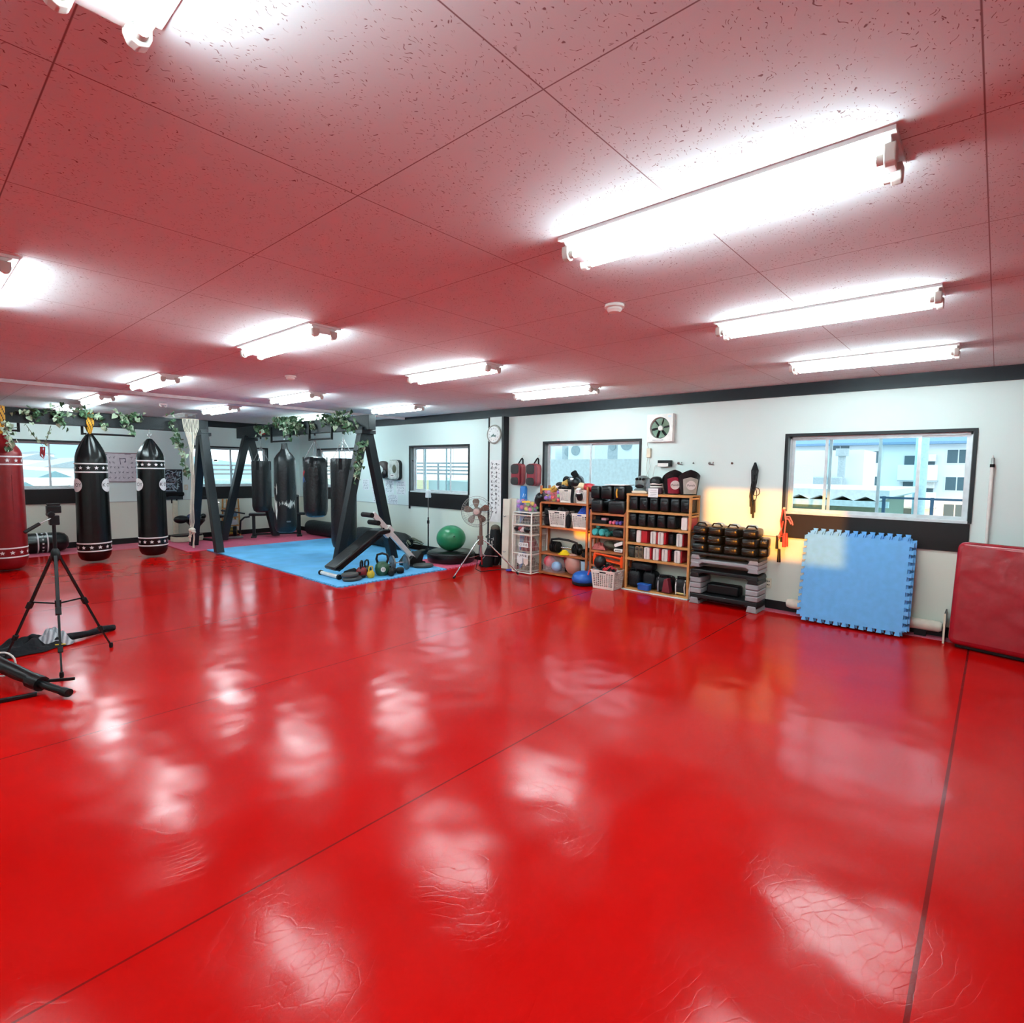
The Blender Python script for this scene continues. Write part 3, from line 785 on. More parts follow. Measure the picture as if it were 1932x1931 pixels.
ivy('small ivy tuft on the front beam above the short fat bag', [[(x1, 9.85, 2.5), (x1, 9.65, 2.42)]], 110, .05, seed=9, pale=.2)
ivy('ivy cluster on the front beam behind the top of the A legs', [[(x1, 9.45, 2.5), (x1, 9.1, 2.54), (x1, 8.7, 2.62), (x1 + .05, 8.55, 2.66)], [(x1, 9.0, 2.46), (x1, 8.6, 2.42), (x1, 8.4, 2.36), (x1, 8.15, 2.3)]], 85, .07, seed=10, pale=.25)
ivy('ivy twisted round the left front A leg', [[(5.36, 8.05, 2.1), (5.2, 8.03, 2.0), (5.15, 8.03, 1.85), (5.22, 8.02, 1.7), (5.1, 8.03, 1.6), (5.16, 8.02, 1.5)]], 70, .055, seed=11, pale=.3)
m = MB()
for i in range(8): m.ell((x1 + random.uniform(-.04, .04), 11.85 + random.uniform(-.05, .05), 2.4 + random.uniform(-.04, .04)), (.02, .02, .015))
o = m.build('artificial_flower', mat('red flower', (150, 40, 36), .6)); tag(o, 'small dark red flower tucked in the far end of the front beam ivy', 'flower')
# ---------------------------------------------------------------- back wall posters
lilac = mat('pale lilac print', (208, 200, 206), .5)
t = thing('poster', 'pale poster of rows of tiny figures on the back wall between starred bags', 'poster', (3.22, YB - .002, 1.625))
MB().bx(-.37, .37, -.008, 0, -.3, .3).build('sheet', lilac, t, bevel=.002)
m = MB(); m.bx(-.37, .37, -.012, -.008, .29, .305); m.bx(-.37, .37, -.012, -.008, -.305, -.294); m.build('edge_strip', mat('poster edge', (120, 88, 94), .5), t, smooth=False)
m = MB(); random.seed(11)
for row, z in enumerate((.2, .1, 0, -.11, -.22)):
    for k in range(9):
        x = -.31 + .077 * k + random.uniform(-.01, .01)
        if row < 2 and abs(x + .02) < .1: continue
        for q in range(3):
            a = random.uniform(0, PI); l = random.uniform(.012, .026); c = Vector((x + random.uniform(-.012, .012), -.0085, z + random.uniform(-.012, .012))); d = Vector((math.cos(a), 0, math.sin(a))) * l; n_ = Vector((-math.sin(a), 0, math.cos(a))) * .003
            m.face([c - d - n_, c + d - n_, c + d + n_, c - d + n_])
def stroke(mm, pts, w_, yy):
    for p, q in zip(pts, pts[1:]):
        p = Vector((p[0], yy, p[1])); q = Vector((q[0], yy, q[1])); d = (q - p).normalized(); n_ = Vector((-d.z, 0, d.x)) * w_
        mm.face([p - n_, q - n_, q + n_, p + n_])
stroke(m, [(-.06, .2), (-.05, .1), (-.045, .06)], .006, -.0087); stroke(m, [(-.06, .18), (-.01, .18), (.04, .19), (.045, .12)], .007, -.0087); stroke(m, [(.02, .11), (.045, .12)], .012, -.0087)
stroke(m, [(.03, .275), (.14, .275)], .005, -.0087); stroke(m, [(-.3, .268), (-.27, .268)], .008, -.0087)
m.build('figures', mat('grey violet ink', (84, 78, 96), .6), t, smooth=False)
t = thing('poster', 'black poster of white figure drawings hung right of the farther starred bag', 'poster', (4.14, YB - .002, 1.25))
MB().bx(-.19, .19, -.008, 0, -.34, .34).build('sheet', mat('black print', (20, 25, 34), .4), t, bevel=.002)
m = MB(); random.seed(12)
for k in range(85):
    x = random.uniform(-.16, .15); z = random.uniform(-.12, .3); n_ = random.randint(3, 5)
    a = random.uniform(0, 6.3); pts = [(x, z)]
    for j in range(2): a += random.uniform(-.9, .9); pts.append((pts[-1][0] + .04 * math.cos(a), pts[-1][1] + .045 * math.sin(a)))
    if all(abs(p[0]) < .175 and -.15 < p[1] < .32 for p in pts): stroke(m, pts, random.uniform(.006, .012), -.0086)
stroke(m, [(-.18, .02), (.0, .02)], .011, -.0087); stroke(m, [(-.18, -.135), (.06, -.135)], .006, -.0087)
for z in (-.2, -.23, -.26): stroke(m, [(-.1, z), (.1, z)], .004, -.0087)
m.build('figures', mat('pale ink', (170, 190, 200), .6), t, smooth=False)
o = MB().bx(-.19, .21, -.06, -.009, -.26, -.17).build('pouch', black_fabric, t, bevel=.03)
m = MB()
for x in (-.04, .06): m.bx(x - .014, x + .014, -.02, -.004, -.42, -.33)
m.build('strap', black_fabric, t, bevel=.003)
t = thing('light_switch', 'cream switch plate on the back wall right of the black poster', 'switch', (4.40, YB - .001, 1.185))
MB().bx(-.04, .04, -.01, 0, -.06, .06).build('plate', cream_plastic, t, bevel=.003); MB().bx(-.015, .015, -.016, -.01, -.03, .03).build('rocker', white_plastic, t, bevel=.002)
t = thing('wall_conduit', 'cream pipe cover running up the back wall below the black poster', 'conduit', (4.16, YB - .001, 0))
MB().bx(-.05, .05, -.045, 0, .12, .89).build('cover', cream_plastic, t, bevel=.006)

# ---------------------------------------------------------------- things along the back wall
navy_pad = mat('navy pad', (28, 34, 78), .45)
t = thing('riding_exerciser', 'cream based saddle exerciser with black and navy pads by the back wall', 'exercise machine', (4.24, 13.35, 0), .1)
MB().prism(rrect(.62, .4, .15, 5), 'z', .015, .13).build('base', mat('cream enamel', (206, 204, 180), .4), t, bevel=.02)
MB().prism(rrect(.6, .38, .14, 5), 'z', .13, .165).build('platform', black_vinyl, t, bevel=.008)
MB().lathe([(.09, .16), (.07, .25), (.1, .33), (.2, .45), (.19, .5), (0, .52)], 24, M=Matrix.Translation((.18, 0, 0))).build('column', black_vinyl, t)
MB().ell((-.12, -.02, .50), (.15, .11, .09)).build('pad', black_vinyl, t); MB().ell((.12, .02, .55), (.13, .1, .07), rot=(0, -.4, 0)).build('pad', navy_pad, t, label='navy blue pad')
MB().ell((.38, .05, .54), (.06, .06, .06)).build('knob', black_vinyl, t)
MB().tube([(.18, 0, .5), (.3, .03, .52), (.38, .05, .54)], .02).build('handle', chrome, t)
t = thing('pedal_exerciser', 'black pedal exerciser with chrome crank behind the dark frame posts', 'exercise machine', (4.8, 13.1, 0), .2)
m = MB(); m.tube([(-.05, 0, .1), (-.02, 0, .6), (-.1, 0, .95)], .035); m.build('column', black_metal, t)
MB().tube([(-.22, -.22, .04), (-.22, .22, .04)], .03).build('foot_bar', black_metal, t); 
m = MB(); m.bar((-.1, -.06, .05), (.46, -.2, .05), .07, .05); m.build('foot_bar', mat('grey foot bar', (120, 122, 124), .4, .4), t, bevel=.01, label='grey foot bar')
MB().ell((.02, 0, .55), (.14, .12, .05)).build('seat', black_vinyl, t)
m = MB(); m.tube([(-.24, -.15, 1.0), (-.1, -.04, .96), (-.1, .04, .96), (-.24, .15, 1.0)], .016); m.build('handlebar', black_metal, t)
m = MB(); m.ell((.02, -.1, .3), (.15, .04, .15)); m.build('wheel_cover', black_vinyl, t)
MB().tube([(-.2, -.1, .93), (-.06, -.16, .86)], .012).build('crank', chrome, t)
t = thing('towel_rack', 'narrow pine rack of folded towels standing by the back wall', 'shelf', (5.28, 13.62, 0))
for x in (-.16, .16):
    for y in (-.12, .12): MB().bar((x, y, 0), (x * .8, y, .9), .03).build('post', pine, t, bevel=.003)
for z in (.06, .26, .46, .66): MB().bx(-.16, .16, -.13, .13, z, z + .018).build('shelf', pine, t, bevel=.003)
stack = [('white folded towel on the second shelf of the narrow pine rack', (225, 228, 232), .278), ('blue grey folded towel on the third shelf of the narrow pine rack', (110, 140, 170), .478), ('pale folded towel on the top shelf of the narrow pine rack', (200, 196, 190), .678), ('yellowish folded towel on the lowest shelf of the narrow pine rack', (196, 180, 90), .078)]
for lb, cl, z in stack:
    o = MB().prism(rrect(.22, .13, .04), 'y', -.1, .1).build('folded_towel', mat('towel ' + lb[:6], cl, .9, bump=.4, bscale=120), None, bevel=.01, loc=(5.28, 13.62, z + .066)); tag(o, lb, 'towel')
# weight bench
t = thing('weight_bench', 'black weight bench with leg rollers and a plate behind the hanging bags', 'exercise bench', (6.05, 12.85, 0), -.45)
for x in (-.52, .48): 
    MB().bx(x - .035, x + .035, -.04, .04, .03, .52).build('leg', black_metal, t, bevel=.004); MB().bx(x - .06, x + .06, -.22, .22, 0, .045).build('foot', black_metal, t, bevel=.006)
MB().bx(-.52, .48, -.025, .025, .06, .10).build('rail', black_metal, t, bevel=.004)
MB().bx(-.62, .1, -.14, .14, .52, .58).build('seat', black_vinyl, t, bevel=.02); MB().bx(.13, .62, -.14, .14, .52, .58).build('backrest', black_vinyl, t, bevel=.02)
MB().tube([(-.6, 0, .5), (-.72, 0, .48), (-.8, 0, .4), (-.82, 0, .1)], .022).build('curl_arm', black_metal, t)
m = MB(); m.tube([(-.7, 0, .57), (-1.0, 0, .63), (-1.2, 0, .65)], .018); m.build('handle', black_metal, t)
MB().tube([(-.82, 0, .17), (-1.15, 0, .17)], .012).build('weight_pin', black_metal, t)
MB().lathe([(.02, -.04), (.11, -.035), (.115, 0), (.11, .035), (.02, .04)], 24, M=Matrix.Translation((-.92, 0, .17)) @ Matrix.Rotation(PI / 2, 4, 'Y')).build('weight_plate', black_metal, t)
for y in (-.1, .1): MB().bx(.42, .48, y - .02, y + .02, .1, 1.0).build('upright', black_metal, t, bevel=.004)
MB().tube([(.45, -.45, .98), (.45, .45, .98)], .014).build('bar', black_metal, t)
# long sacks by the window wall
olive = mat('dark grey green canvas', (20, 26, 28), .6, spec=.3, bump=.35, bscale=20)
def sack(label, y0, y1, x, gather):
    t = thing('long_sack', label, 'bag', (x, y0, .185)); L_ = y1 - y0
    Mx = Matrix.Rotation(-PI / 2, 4, 'X')
    prof = [(0, 0), (.06 if gather else .14, .01), (.13, .12), (.17, .25), (.182, .5), (.178, L_ * .6), (.182, L_ - .2), (.17, L_ - .06), (.1, L_), (0, L_)]
    MB().lathe(prof, 32, M=Mx, fn=lambda a, r, z: r * (1 + .03 * math.sin(3 * a + z * 4) + (.12 * math.sin(11 * a) * max(0, 1 - z / .25) if gather else 0))).build('body', olive, t)
    if gather:
        m = MB(); random.seed(8)
        for i in range(14):
            a = random.uniform(0, 6.28); m.tube([(.05 * math.cos(a), .1, .05 * math.sin(a)), (.14 * math.cos(a), -.02, .12 * math.sin(a) - .02), (.2 * math.cos(a), -.1 - .1 * random.random(), -.06 + .1 * math.sin(a))], .009, 5)
        m.build('drawstring', mat('olive cord', (92, 92, 74), .8), t)
    return t
sack('long black sack lying by the window wall, farther half', 10.75, 12.85, 6.86, False)
sack('long black sack with gathered cord end lying behind the slanted bench', 8.75, 10.65, 6.84, True)

# ---------------------------------------------------------------- floor mats
blue_foam = mat('blue foam', (98, 180, 232), .62, var=.10, scale=3, bump=.15, bscale=120); blue_edge = mat('blue foam edge', (120, 150, 190), .6)
pink_foam = mat('pink foam mat', (212, 88, 118), .62, var=.08, bump=.15, bscale=120)
def jig(x0, x1, y0, y1, sides, a0, a1, axis='z', dp=.022, n=10):
    """foam mat slab; sides in order bottom(y0) right(x1) top(y1) left(x0): 1 = row of dovetail teeth, 0 = plain"""
    m = MB(); C_ = [Vector((x0, y0)), Vector((x1, y0)), Vector((x1, y1)), Vector((x0, y1))]; mid = Vector(((x0 + x1) / 2, (y0 + y1) / 2))
    def P(v, w): return {'x': (w, v.x, v.y), 'z': (v.x, v.y, w)}[axis]
    base = []; teeth = []
    for k in range(4):
        a = C_[k]; d = C_[(k + 1) % 4] - a; nrm = Vector((d.y, -d.x)).normalized() * dp
        base.append(a.copy())
        if sides[k]:
            for i in range(n):
                i0 = len(base); g = 1 / n
                base.append(a + d * ((i + .28) * g)); base.append(a + d * ((i + .72) * g))
                teeth.append((i0, a + d * ((i + .19) * g) + nrm, a + d * ((i + .81) * g) + nrm))
    inner = [mid + (v - mid) * .9 for v in base]; N_ = len(base); V = {}
    for w in (a0, a1):
        V[w] = [[m.bm.verts.new(P(v, w)) for v in base], [m.bm.verts.new(P(v, w)) for v in inner], m.bm.verts.new(P(mid, w)), [(m.bm.verts.new(P(p, w)), m.bm.verts.new(P(q, w))) for _, p, q in teeth]]
        B, I, c, T = V[w]
        for i in range(N_):
            k = (i + 1) % N_; m.bm.faces.new((B[i], B[k], I[k], I[i])); m.bm.faces.new((I[i], I[k], c))
        for (i0, _, _), (p, q) in zip(teeth, T): m.bm.faces.new((B[i0], p, q, B[i0 + 1]))
    tb = {t[0]: j for j, t in enumerate(teeth)}; B0, B1 = V[a0][0], V[a1][0]
    for i in range(N_):
        k = (i + 1) % N_
        if i in tb:
            p0, q0 = V[a0][3][tb[i]]; p1, q1 = V[a1][3][tb[i]]
            for u0, u1, v0, v1 in ((B0[i], B1[i], p0, p1), (p0, p1, q0, q1), (q0, q1, B0[k], B1[k])): m.bm.faces.new((u0, v0, v1, u1))
        else: m.bm.faces.new((B0[i], B0[k], B1[k], B1[i]))
    return m
xs = [4.06, 5.05, 6.04, 7.03]; ys = [6.8, 7.78, 8.76, 9.74, 10.72, 11.70]
colw = ['left', 'middle', 'right']; roww = ['front', 'second', 'third', 'fourth', 'back']
for i in range(3):
    for j in range(5):
        pk = (i == 2 and j == 0)
        x0 = xs[i] - (.0 if j or i else .0)
        o = jig(xs[i] + .001, xs[i + 1] - .001, ys[j] + .001, ys[j + 1] - .001, (1 if j == 0 else 0, 0, 0, 1 if (i == 0 and j == 0) else 0), 0.0, .016, 'z', .034, 15).build('foam_mat', pink_foam if pk else blue_foam, None, smooth=False)
        if pk: tag(o, 'pink foam mat under the round black cushion with the green ball', 'mat', 'foam floor mats')
        else: tag(o, '%s foam floor mat in the %s row, %s column of the blue field' % ('blue', roww[j], colw[i]), 'mat', 'foam floor mats')
for i, x in enumerate((3.72, 4.83, 5.94)):
    for j, y in enumerate((11.71, 12.75)):
        o = MB().bx(x, x + 1.105, y, y + 1.035, 0, .014).build('foam_mat', pink_foam, None, smooth=False)
        tag(o, 'pink floor mat %s, %s of its row of three' % (('just behind the blue field', 'along the back wall')[j], ('leftmost', 'middle', 'rightmost')[i]), 'mat', 'pink floor mats at the back')

# ---------------------------------------------------------------- sit-up bench and weights
grey_steel = mat('pale grey steel', (226, 226, 220), .4, .1)
t = thing('situp_bench', 'slanted black sit-up bench with pale steel post on the blue mats', 'exercise bench', (0, 7.5, 0))
m = MB(); m.prism([(4.33, .12), (4.30, .17), (4.36, .205), (5.08, .66), (5.20, .69), (5.34, .68), (5.33, .62), (5.10, .59), (4.45, .13)], 'y', -.15, .15)
m.build('pad', black_vinyl, t, bevel=.02)
MB().bar((4.45, 0, .1), (5.3, 0, .62), .06, .04).build('rail', black_metal, t)
MB().bar((5.04, -.07, .95), (5.86, -.07, .12), .085, .05, up=(0, 1, 0)).build('post', grey_steel, t, bevel=.004)
MB().box((5.33, -.07, .64), (.13, .08, .18), rot=(0, .8, 0)).build('bracket', grey_steel, t, bevel=.006)
for (x, z) in ((5.0, .93), (5.12, .80)): MB().tube([(x - .03, -.16, z), (x - .03, .10, z)], .04, 14).build('foam_roller', rubber, t)
m = MB(); m.tube([(4.32, -.24, .05), (4.32, .24, .05)], .03, 12); m.build('foot_tube', white_plastic, t)
m = MB()
for y in (-.26, .26): m.tube([(4.32, y - .02, .05), (4.32, y + .02, .05)], .04, 12)
m.build('foot_cap', rubber, t)
m = MB(); m.prism([(5.68, .02), (5.66, .08), (5.78, .2), (5.86, .14), (5.95, .24), (6.02, .2), (5.98, .09), (6.05, .07), (6.05, .02)], 'y', -.16, .1); m.build('base', rubber, t, bevel=.01)
for x, lb in ((5.22, 0), (5.26, 1)): MB().tube([(x + lb * .05, -.115, .70 - lb * .02), (x + lb * .05, -.1, .70 - lb * .02)], .012, 8).build('bolt', black_metal, t)
def kettlebell(label, loc, r, m_, hm, rotz, badge=False):
    t = thing('kettlebell', label, 'kettlebell', loc, rotz, 'kettlebells on the blue mat'); s = r / .11
    MB().lathe([(0, 0), (.07 * s, 0), (.095 * s, .03 * s), (.11 * s, .1 * s), (.098 * s, .155 * s), (.06 * s, .195 * s), (0, .2 * s)], 28).build('ball', m_, t)
    MB().tube([(-.06 * s, 0, .16 * s), (-.085 * s, 0, .24 * s), (-.07 * s, 0, .305 * s), (0, 0, .325 * s), (.07 * s, 0, .305 * s), (.085 * s, 0, .24 * s), (.06 * s, 0, .16 * s)], .0175 * s, 10).build('handle', hm, t)
    if badge:
        m = MB(); m.prism(circ(.036 * s, 24), 'z', 0, .004); o = m.build('badge', white_plastic, t); o.matrix_basis = facing((.03, -.107 * s, .1 * s), (.25, -1, 0))
        text('number', '10', .045 * s, mat('green ink', (40, 80, 50), .5), o, Matrix.Translation((0, 0, .0045)))
    return t
kb_green = mat('green enamel', (42, 84, 58), .35); kb_red = mat('red enamel', (116, 26, 32), .4); kb_yel = mat('yellow enamel', (216, 176, 40), .4)
kettlebell('large dark green kettlebell with a round number badge', (4.97, 7.08, .016), .115, kb_green, black_metal, -.75, True)
kettlebell('dark red kettlebell standing in front of the sit-up bench foot', (4.65, 7.16, .016), .085, kb_red, black_metal, .75)
kettlebell('small black kettlebell behind the yellow one, half hidden', (4.80, 7.25, .016), .08, mat('dark green iron', (34, 52, 44), .4), black_metal, .5)
kettlebell('smallest yellow kettlebell between the red and the green ones', (4.72, 7.02, .016), .06, kb_yel, kb_yel, .3)
def dumbbell(label, loc, rotz, rp, rm, plates, length=.3, hex_=False, group=None):
    t = thing('dumbbell', label, 'dumbbell', loc, rotz, group)
    Mx = Matrix.Rotation(PI / 2, 4, 'Y')
    MB().tube([(-length / 2, 0, 0), (length / 2, 0, 0)], .014, 10).build('bar', chrome if not hex_ else rubber, t)
    for s in (-1, 1):
        x = s * (length / 2 - .06)
        if hex_: MB().lathe([(.02, -.06), (rp * .8, -.055), (rp, -.03), (rp, .03), (rp * .8, .055), (.02, .06)], 12, M=Matrix.Translation((x, 0, 0)) @ Mx).build('head', rm, t)
        else: MB().lathe([(.02, -.018), (rp * .55, -.02), (rp * .6, -.014), (rp * .9, -.018), (rp, -.012), (rp, .012), (rp * .9, .018), (rp * .6, .014), (.02, .02)], 28, M=Matrix.Translation((x, 0, 0)) @ Mx).build('plate', rm, t)
    return t
cast = mat('cast iron', (126, 126, 126), .35, .7)
dumbbell('pair of upright grey plates on a dumbbell bar beside the green kettlebell', (5.40, 7.22, .14), -.25, .125, cast, 1, .36)
dumbbell('black rubber dumbbell lying nearest the toothed mat edge', (5.06, 6.97, .066), .9, .05, rubber, 1, .24, True, 'black dumbbells by the mat edge')
dumbbell('black rubber dumbbell crossed behind the nearest one', (5.19, 7.02, .066), -.6, .05, rubber, 1, .24, True, 'black dumbbells by the mat edge')
dumbbell('small chrome headed dumbbell behind the crossed black ones', (5.18, 7.27, .06), .2, .044, black_metal, 1, .2, True)
def disc(label, loc, r, rotz=0):
    t = thing('push_up_disc', label, 'exercise disc', loc, rotz)
    MB().lathe([(0, 0), (r * .9, 0), (r, .02), (r, .035), (r * .92, .05), (0, .052)], 32, M=Matrix.Diagonal((1.25, 1, 1, 1))).build('pad', mat('dark grey rubber', (62, 62, 60), .5), t)
    MB().bar((r * 1.1, 0, .025), (r * 1.9, 0, .03), .05, .03).build('arm', rubber, t, bevel=.008)
    return t
disc('grey oval step pad lying at the front corner of the mats', (4.42, 7.06, .016), .12, .1)
disc('grey oval step pad resting on the lower one at the mat corner', (4.40, 7.08, .07), .11, .2)
disc('grey oval step pad right of the dumbbells near the mat edge', (5.86, 7.18, .016), .14, 2.5)
t = thing('ab_roller', 'black wheel roller lying beside the sit-up bench foot', 'ab roller', (4.58, 7.36, .07), .5)
MB().tube([(-.12, 0, 0), (.12, 0, 0)], .05, 18).build('wheel', rubber, t); MB().tube([(-.22, 0, 0), (.22, 0, 0)], .014, 10).build('handle', black_metal, t)
# cushion, ball
t = thing('round_cushion', 'large round black cushion on the pink mat under the green ball', 'cushion', (6.62, 7.32, .016))
MB().lathe([(0, 0), (.4, 0), (.425, .03), (.43, .13), (.41, .175), (.36, .195), (.2, .185), (0, .18)], 48).build('body', black_vinyl, t)
MB().lathe([(.424, .125), (.436, .135), (.436, .15), (.42, .158)], 48).build('piping', rubber, t)
t = thing('exercise_ball', 'shiny green exercise ball on the round black cushion', 'ball', (6.62, 7.32, .43))
m = MB(); m.ell((0, 0, 0), (.262, .262, .232), u=36, v=24); m.build('shell', mat('green rubber ball', (38, 128, 84), .3, bump=.05), t)
MB().tube([(-.14, -.22, .06), (-.13, -.235, .06)], .012, 10).build('plug', rubber, t)
# stand with white head
t = thing('stand', 'slim black tripod stand with a white cloth head by the window wall', 'stand', (6.82, 8.2, .016))
MB().tube([(0, 0, .1), (0, 0, .72)], .014, 10).build('lower_pole', black_metal, t); MB().tube([(0, 0, .7), (0, 0, 1.14)], .009, 10).build('upper_pole', grey_metal, t)
MB().tube([(0, 0, .6), (0, 0, .66)], .024, 10).build('clamp', black_metal, t)
for a in (-2.2, -.1, 2.0): MB().tube([(0, 0, .12), (.22 * math.cos(a), .22 * math.sin(a), .012)], .012, 8).build('leg', black_metal, t)
m = MB(); m.lathe([(.05, 0), (.055, .02), (.048, .09), (.055, .12), (.04, .15), (0, .16)], 18, M=Matrix.Translation((0, 0, 1.1)), fn=lambda a, r, z: r * (1 + .1 * math.sin(5 * a))); m.build('cloth_head', mat('white cloth', (214, 222, 224), .8, bump=.3), t)
t = thing('floor_clutter', 'black cable box lying at the foot of the slim stand', 'box', (6.6, 8.2, .016), .4)
MB().bx(-.25, .22, -.07, .06, 0, .09).build('box', black_metal, t, bevel=.012); MB().tube([(-.25, 0, .05), (-.36, .03, .03), (-.45, -.03, .012)], .01).build('cable', rubber, t)

# ---------------------------------------------------------------- camera tripod
t = thing('tripod', 'black camera tripod with spread legs standing on the red floor', 'tripod', (.87, 5.9, 0))
MB().tube([(0, 0, .42), (0, 0, 1.18)], .0135, 12).build('column', black_metal, t)
MB().lathe([(.016, .86), (.03, .88), (.034, .92), (.026, .955), (.016, .97)], 16).build('collar', black_metal, t)
feet = [(.38, .12), (-.07, -.47), (-.32, .35)]
for (fx, fy) in feet:
    d = Vector((fx, fy, -.91)); top = Vector((fx * .06, fy * .06, .91))
    L1 = MB()
    a = top; b = top + (Vector((fx, fy, .0)) - top) * .47; c = top + (Vector((fx, fy, 0)) - top) * .78; e_ = Vector((fx, fy, .02))
    L1.bar(a, b, .021, .017).bar(b, c, .017, .014).bar(c, e_, .013, .011)
    lg = L1.build('leg', black_metal, t)
    MB().bar(b - (b - a).normalized() * .03, b + (b - a).normalized() * .03, .04, .034).build('leg_clamp', black_metal, lg, bevel=.004)
    MB().bar(c - (b - a).normalized() * .025, c + (b - a).normalized() * .025, .034, .03).build('leg_clamp', black_metal, lg, bevel=.004)
    MB().lathe([(.013, 0), (.016, .02), (.013, .045)], 10, M=Matrix.Translation((fx, fy, 0))).build('rubber_foot', rubber, lg)
    MB().bar((0, 0, .5), tuple(top + (Vector((fx, fy, 0)) - top) * .44), .008, .012).build('brace', black_metal, t)
MB().tube([(0, 0, .47), (0, 0, .53)], .022, 12).build('brace_hub', black_metal, t)
m = MB(); m.bx(-.03, .035, -.035, .035, 1.17, 1.25).bx(-.045, .05, -.03, .03, 1.27, 1.33).tube([(-.02, -.05, 1.26), (-.02, .05, 1.26)], .025, 12); m.build('head', black_metal, t, bevel=.005)
MB().bx(-.04, .045, -.028, .028, 1.332, 1.35).build('quick_plate', rubber, t, bevel=.003)
MB().tube([(-.02, -.03, 1.23), (-.1, -.06, 1.19)], .005).build('pan_rod', grey_metal, t); MB().tube([(-.1, -.06, 1.19), (-.2, -.1, 1.13)], .014, 10).build('pan_grip', rubber, t)
# folded tripod
t = thing('folded_tripod', 'folded black tripod lying on the red floor at the left edge', 'tripod', (.55, 5.35, 0))
def q(x, y, z): return Vector((x - .55, y - 5.35, z))
MB().tube([q(.36, 6.05, .16), q(.55, 5.45, .10), q(.64, 5.2, .07)], [.055, .05, .04], 12).build('body', black_metal, t)
MB().tube([q(.62, 5.22, .07), q(.74, 4.92, .045)], .026, 12).build('leg', black_metal, t); MB().tube([q(.73, 4.95, .046), q(.755, 4.89, .043)], .03, 12).build('rubber_foot', rubber, t)
MB().tube([q(.6, 5.27, .08), q(.645, 5.17, .065)], .055, 12).build('collar', black_metal, t)
MB().bar(q(.62, 5.2, .08), q(.84, 5.17, .05), .012, .026).build('lever', black_metal, t, bevel=.006)
MB().bar(q(.3, 5.16, .02), q(.61, 5.12, .015), .03, .024).build('leg', black_metal, t, bevel=.004)
MB().tube([q(.44, 5.85, .15), q(.44, 5.87, .62)], .013, 8).build('arm', black_metal, t)
o = MB().tube([(.49 + .075 * math.cos(2.6 - .32 * i), 5.76 - .03 * math.cos(2.6 - .32 * i), .105 + .095 * math.sin(2.6 - .32 * i)) for i in range(16)], .0075, 8).build('cable', white_plastic); tag(o, 'white cable loop beside the folded tripod at the left edge', 'cable')
# jacket
t = thing('jacket', 'crumpled black jacket with grey striped lining on the red floor behind the tripod', 'jacket', (.74, 6.5, 0), -.35)
rnd = random.Random(4)
def heap(cx, cy, rx, ry, h_, seed, edge=.12):
    def f(u, v):
        a = 2 * PI * u; r = v
        z = h_ * (1 - r ** 2.2) * (1 + .35 * math.sin(5 * a + seed) * r * (1 - r) * 2 + .3 * math.sin(9 * r + 3 * a + seed)) + .008
        k = 1 + edge * math.sin(3 * a + seed) + edge * .6 * math.sin(7 * a + 2 * seed)
        return Vector((cx + rx * r * k * math.cos(a), cy + ry * r * k * math.sin(a), max(.004, z)))
    return f
navy_cloth = mat('black navy cloth', (8, 10, 17), .8, spec=.3, bump=.6, bscale=25)
MB().grid(heap(0, 0, .27, .24, .085, 1), 48, 14).build('cloth', navy_cloth, t)
m = bpy.data.materials.new('striped lining'); m.use_nodes = True; nt = m.node_tree
wv = nt.nodes.new('ShaderNodeTexWave'); wv.inputs['Scale'].default_value = 9; wv.inputs['Distortion'].default_value = 3; tcn = nt.nodes.new('ShaderNodeTexCoord'); rpn = nt.nodes.new('ShaderNodeValToRGB')
rpn.color_ramp.elements[0].color = rgb(120, 128, 136); rpn.color_ramp.elements[1].color = rgb(196, 204, 208)
nt.links.new(tcn.outputs['Object'], wv.inputs['Vector']); nt.links.new(wv.outputs['Fac'], rpn.inputs[0]); nt.links.new(rpn.outputs[0], nt.nodes['Principled BSDF'].inputs['Base Color'])
MB().grid(heap(.15, .05, .17, .14, .115, 3, .08), 32, 8).build('lining', m, t, label='grey striped lining')
MB().tube([(.2, -.08, .03), (.27, -.05, .02)], .006).build('trim_cord', mat('yellow cord', (232, 214, 60), .5), t)
MB().tube([(.24, .05, .04), (.3, .09, .05), (.4, .17, .04), (.5, .26, .045), (.58, .35, .03)], [.05, .035, .028, .034, .03], 10).build('sleeve', navy_cloth, t)
# ---------------------------------------------------------------- pine shelving
def shelf_unit(label, y0, y1, x0, x1, levels, ztop, m_, end_rails=True, base=None):
    t = thing('pine_shelf', label, 'shelf', (x0, y0, 0), 0)
    W_ = x1 - x0; L_ = y1 - y0; p = .032
    for x in (0, W_ - p):
        for y in (0, L_ - p): MB().bx(x, x + p, y, y + p, 0.002, ztop).build('post', m_, t, bevel=.003)
    for z in levels:
        b = MB(); n = 5; sw = W_ / n
        for i in range(n): b.bx(i * sw + .002, (i + 1) * sw - .002, .002, L_ - .002, z - .012, z)
        b.bx(-.004, .012, .0, L_, z - .03, z - .002)
        b.bx(W_ - .012, W_, .0, L_, z - .03, z - .006)
        b.build('shelf_board', m_, t, smooth=False)
        if end_rails:
            for y in (.004, L_ - .02): MB().bx(p, W_ - p, y, y + .016, z - .055, z - .03).build('end_rail', m_, t, bevel=.002)
    MB().bx(-.006, W_ + .002, -.002, L_ + .002, ztop - .002, ztop + .016).build('top_frame', m_, t, bevel=.003) if base == 'top' else None
    return t
SX = 6.82
s1 = shelf_unit('reddish pine shelf with white baskets next to the wire basket rack', 4.55, 5.47, 6.85, 7.1, (.05, .36, .785, 1.175), 1.43, pine_dark)
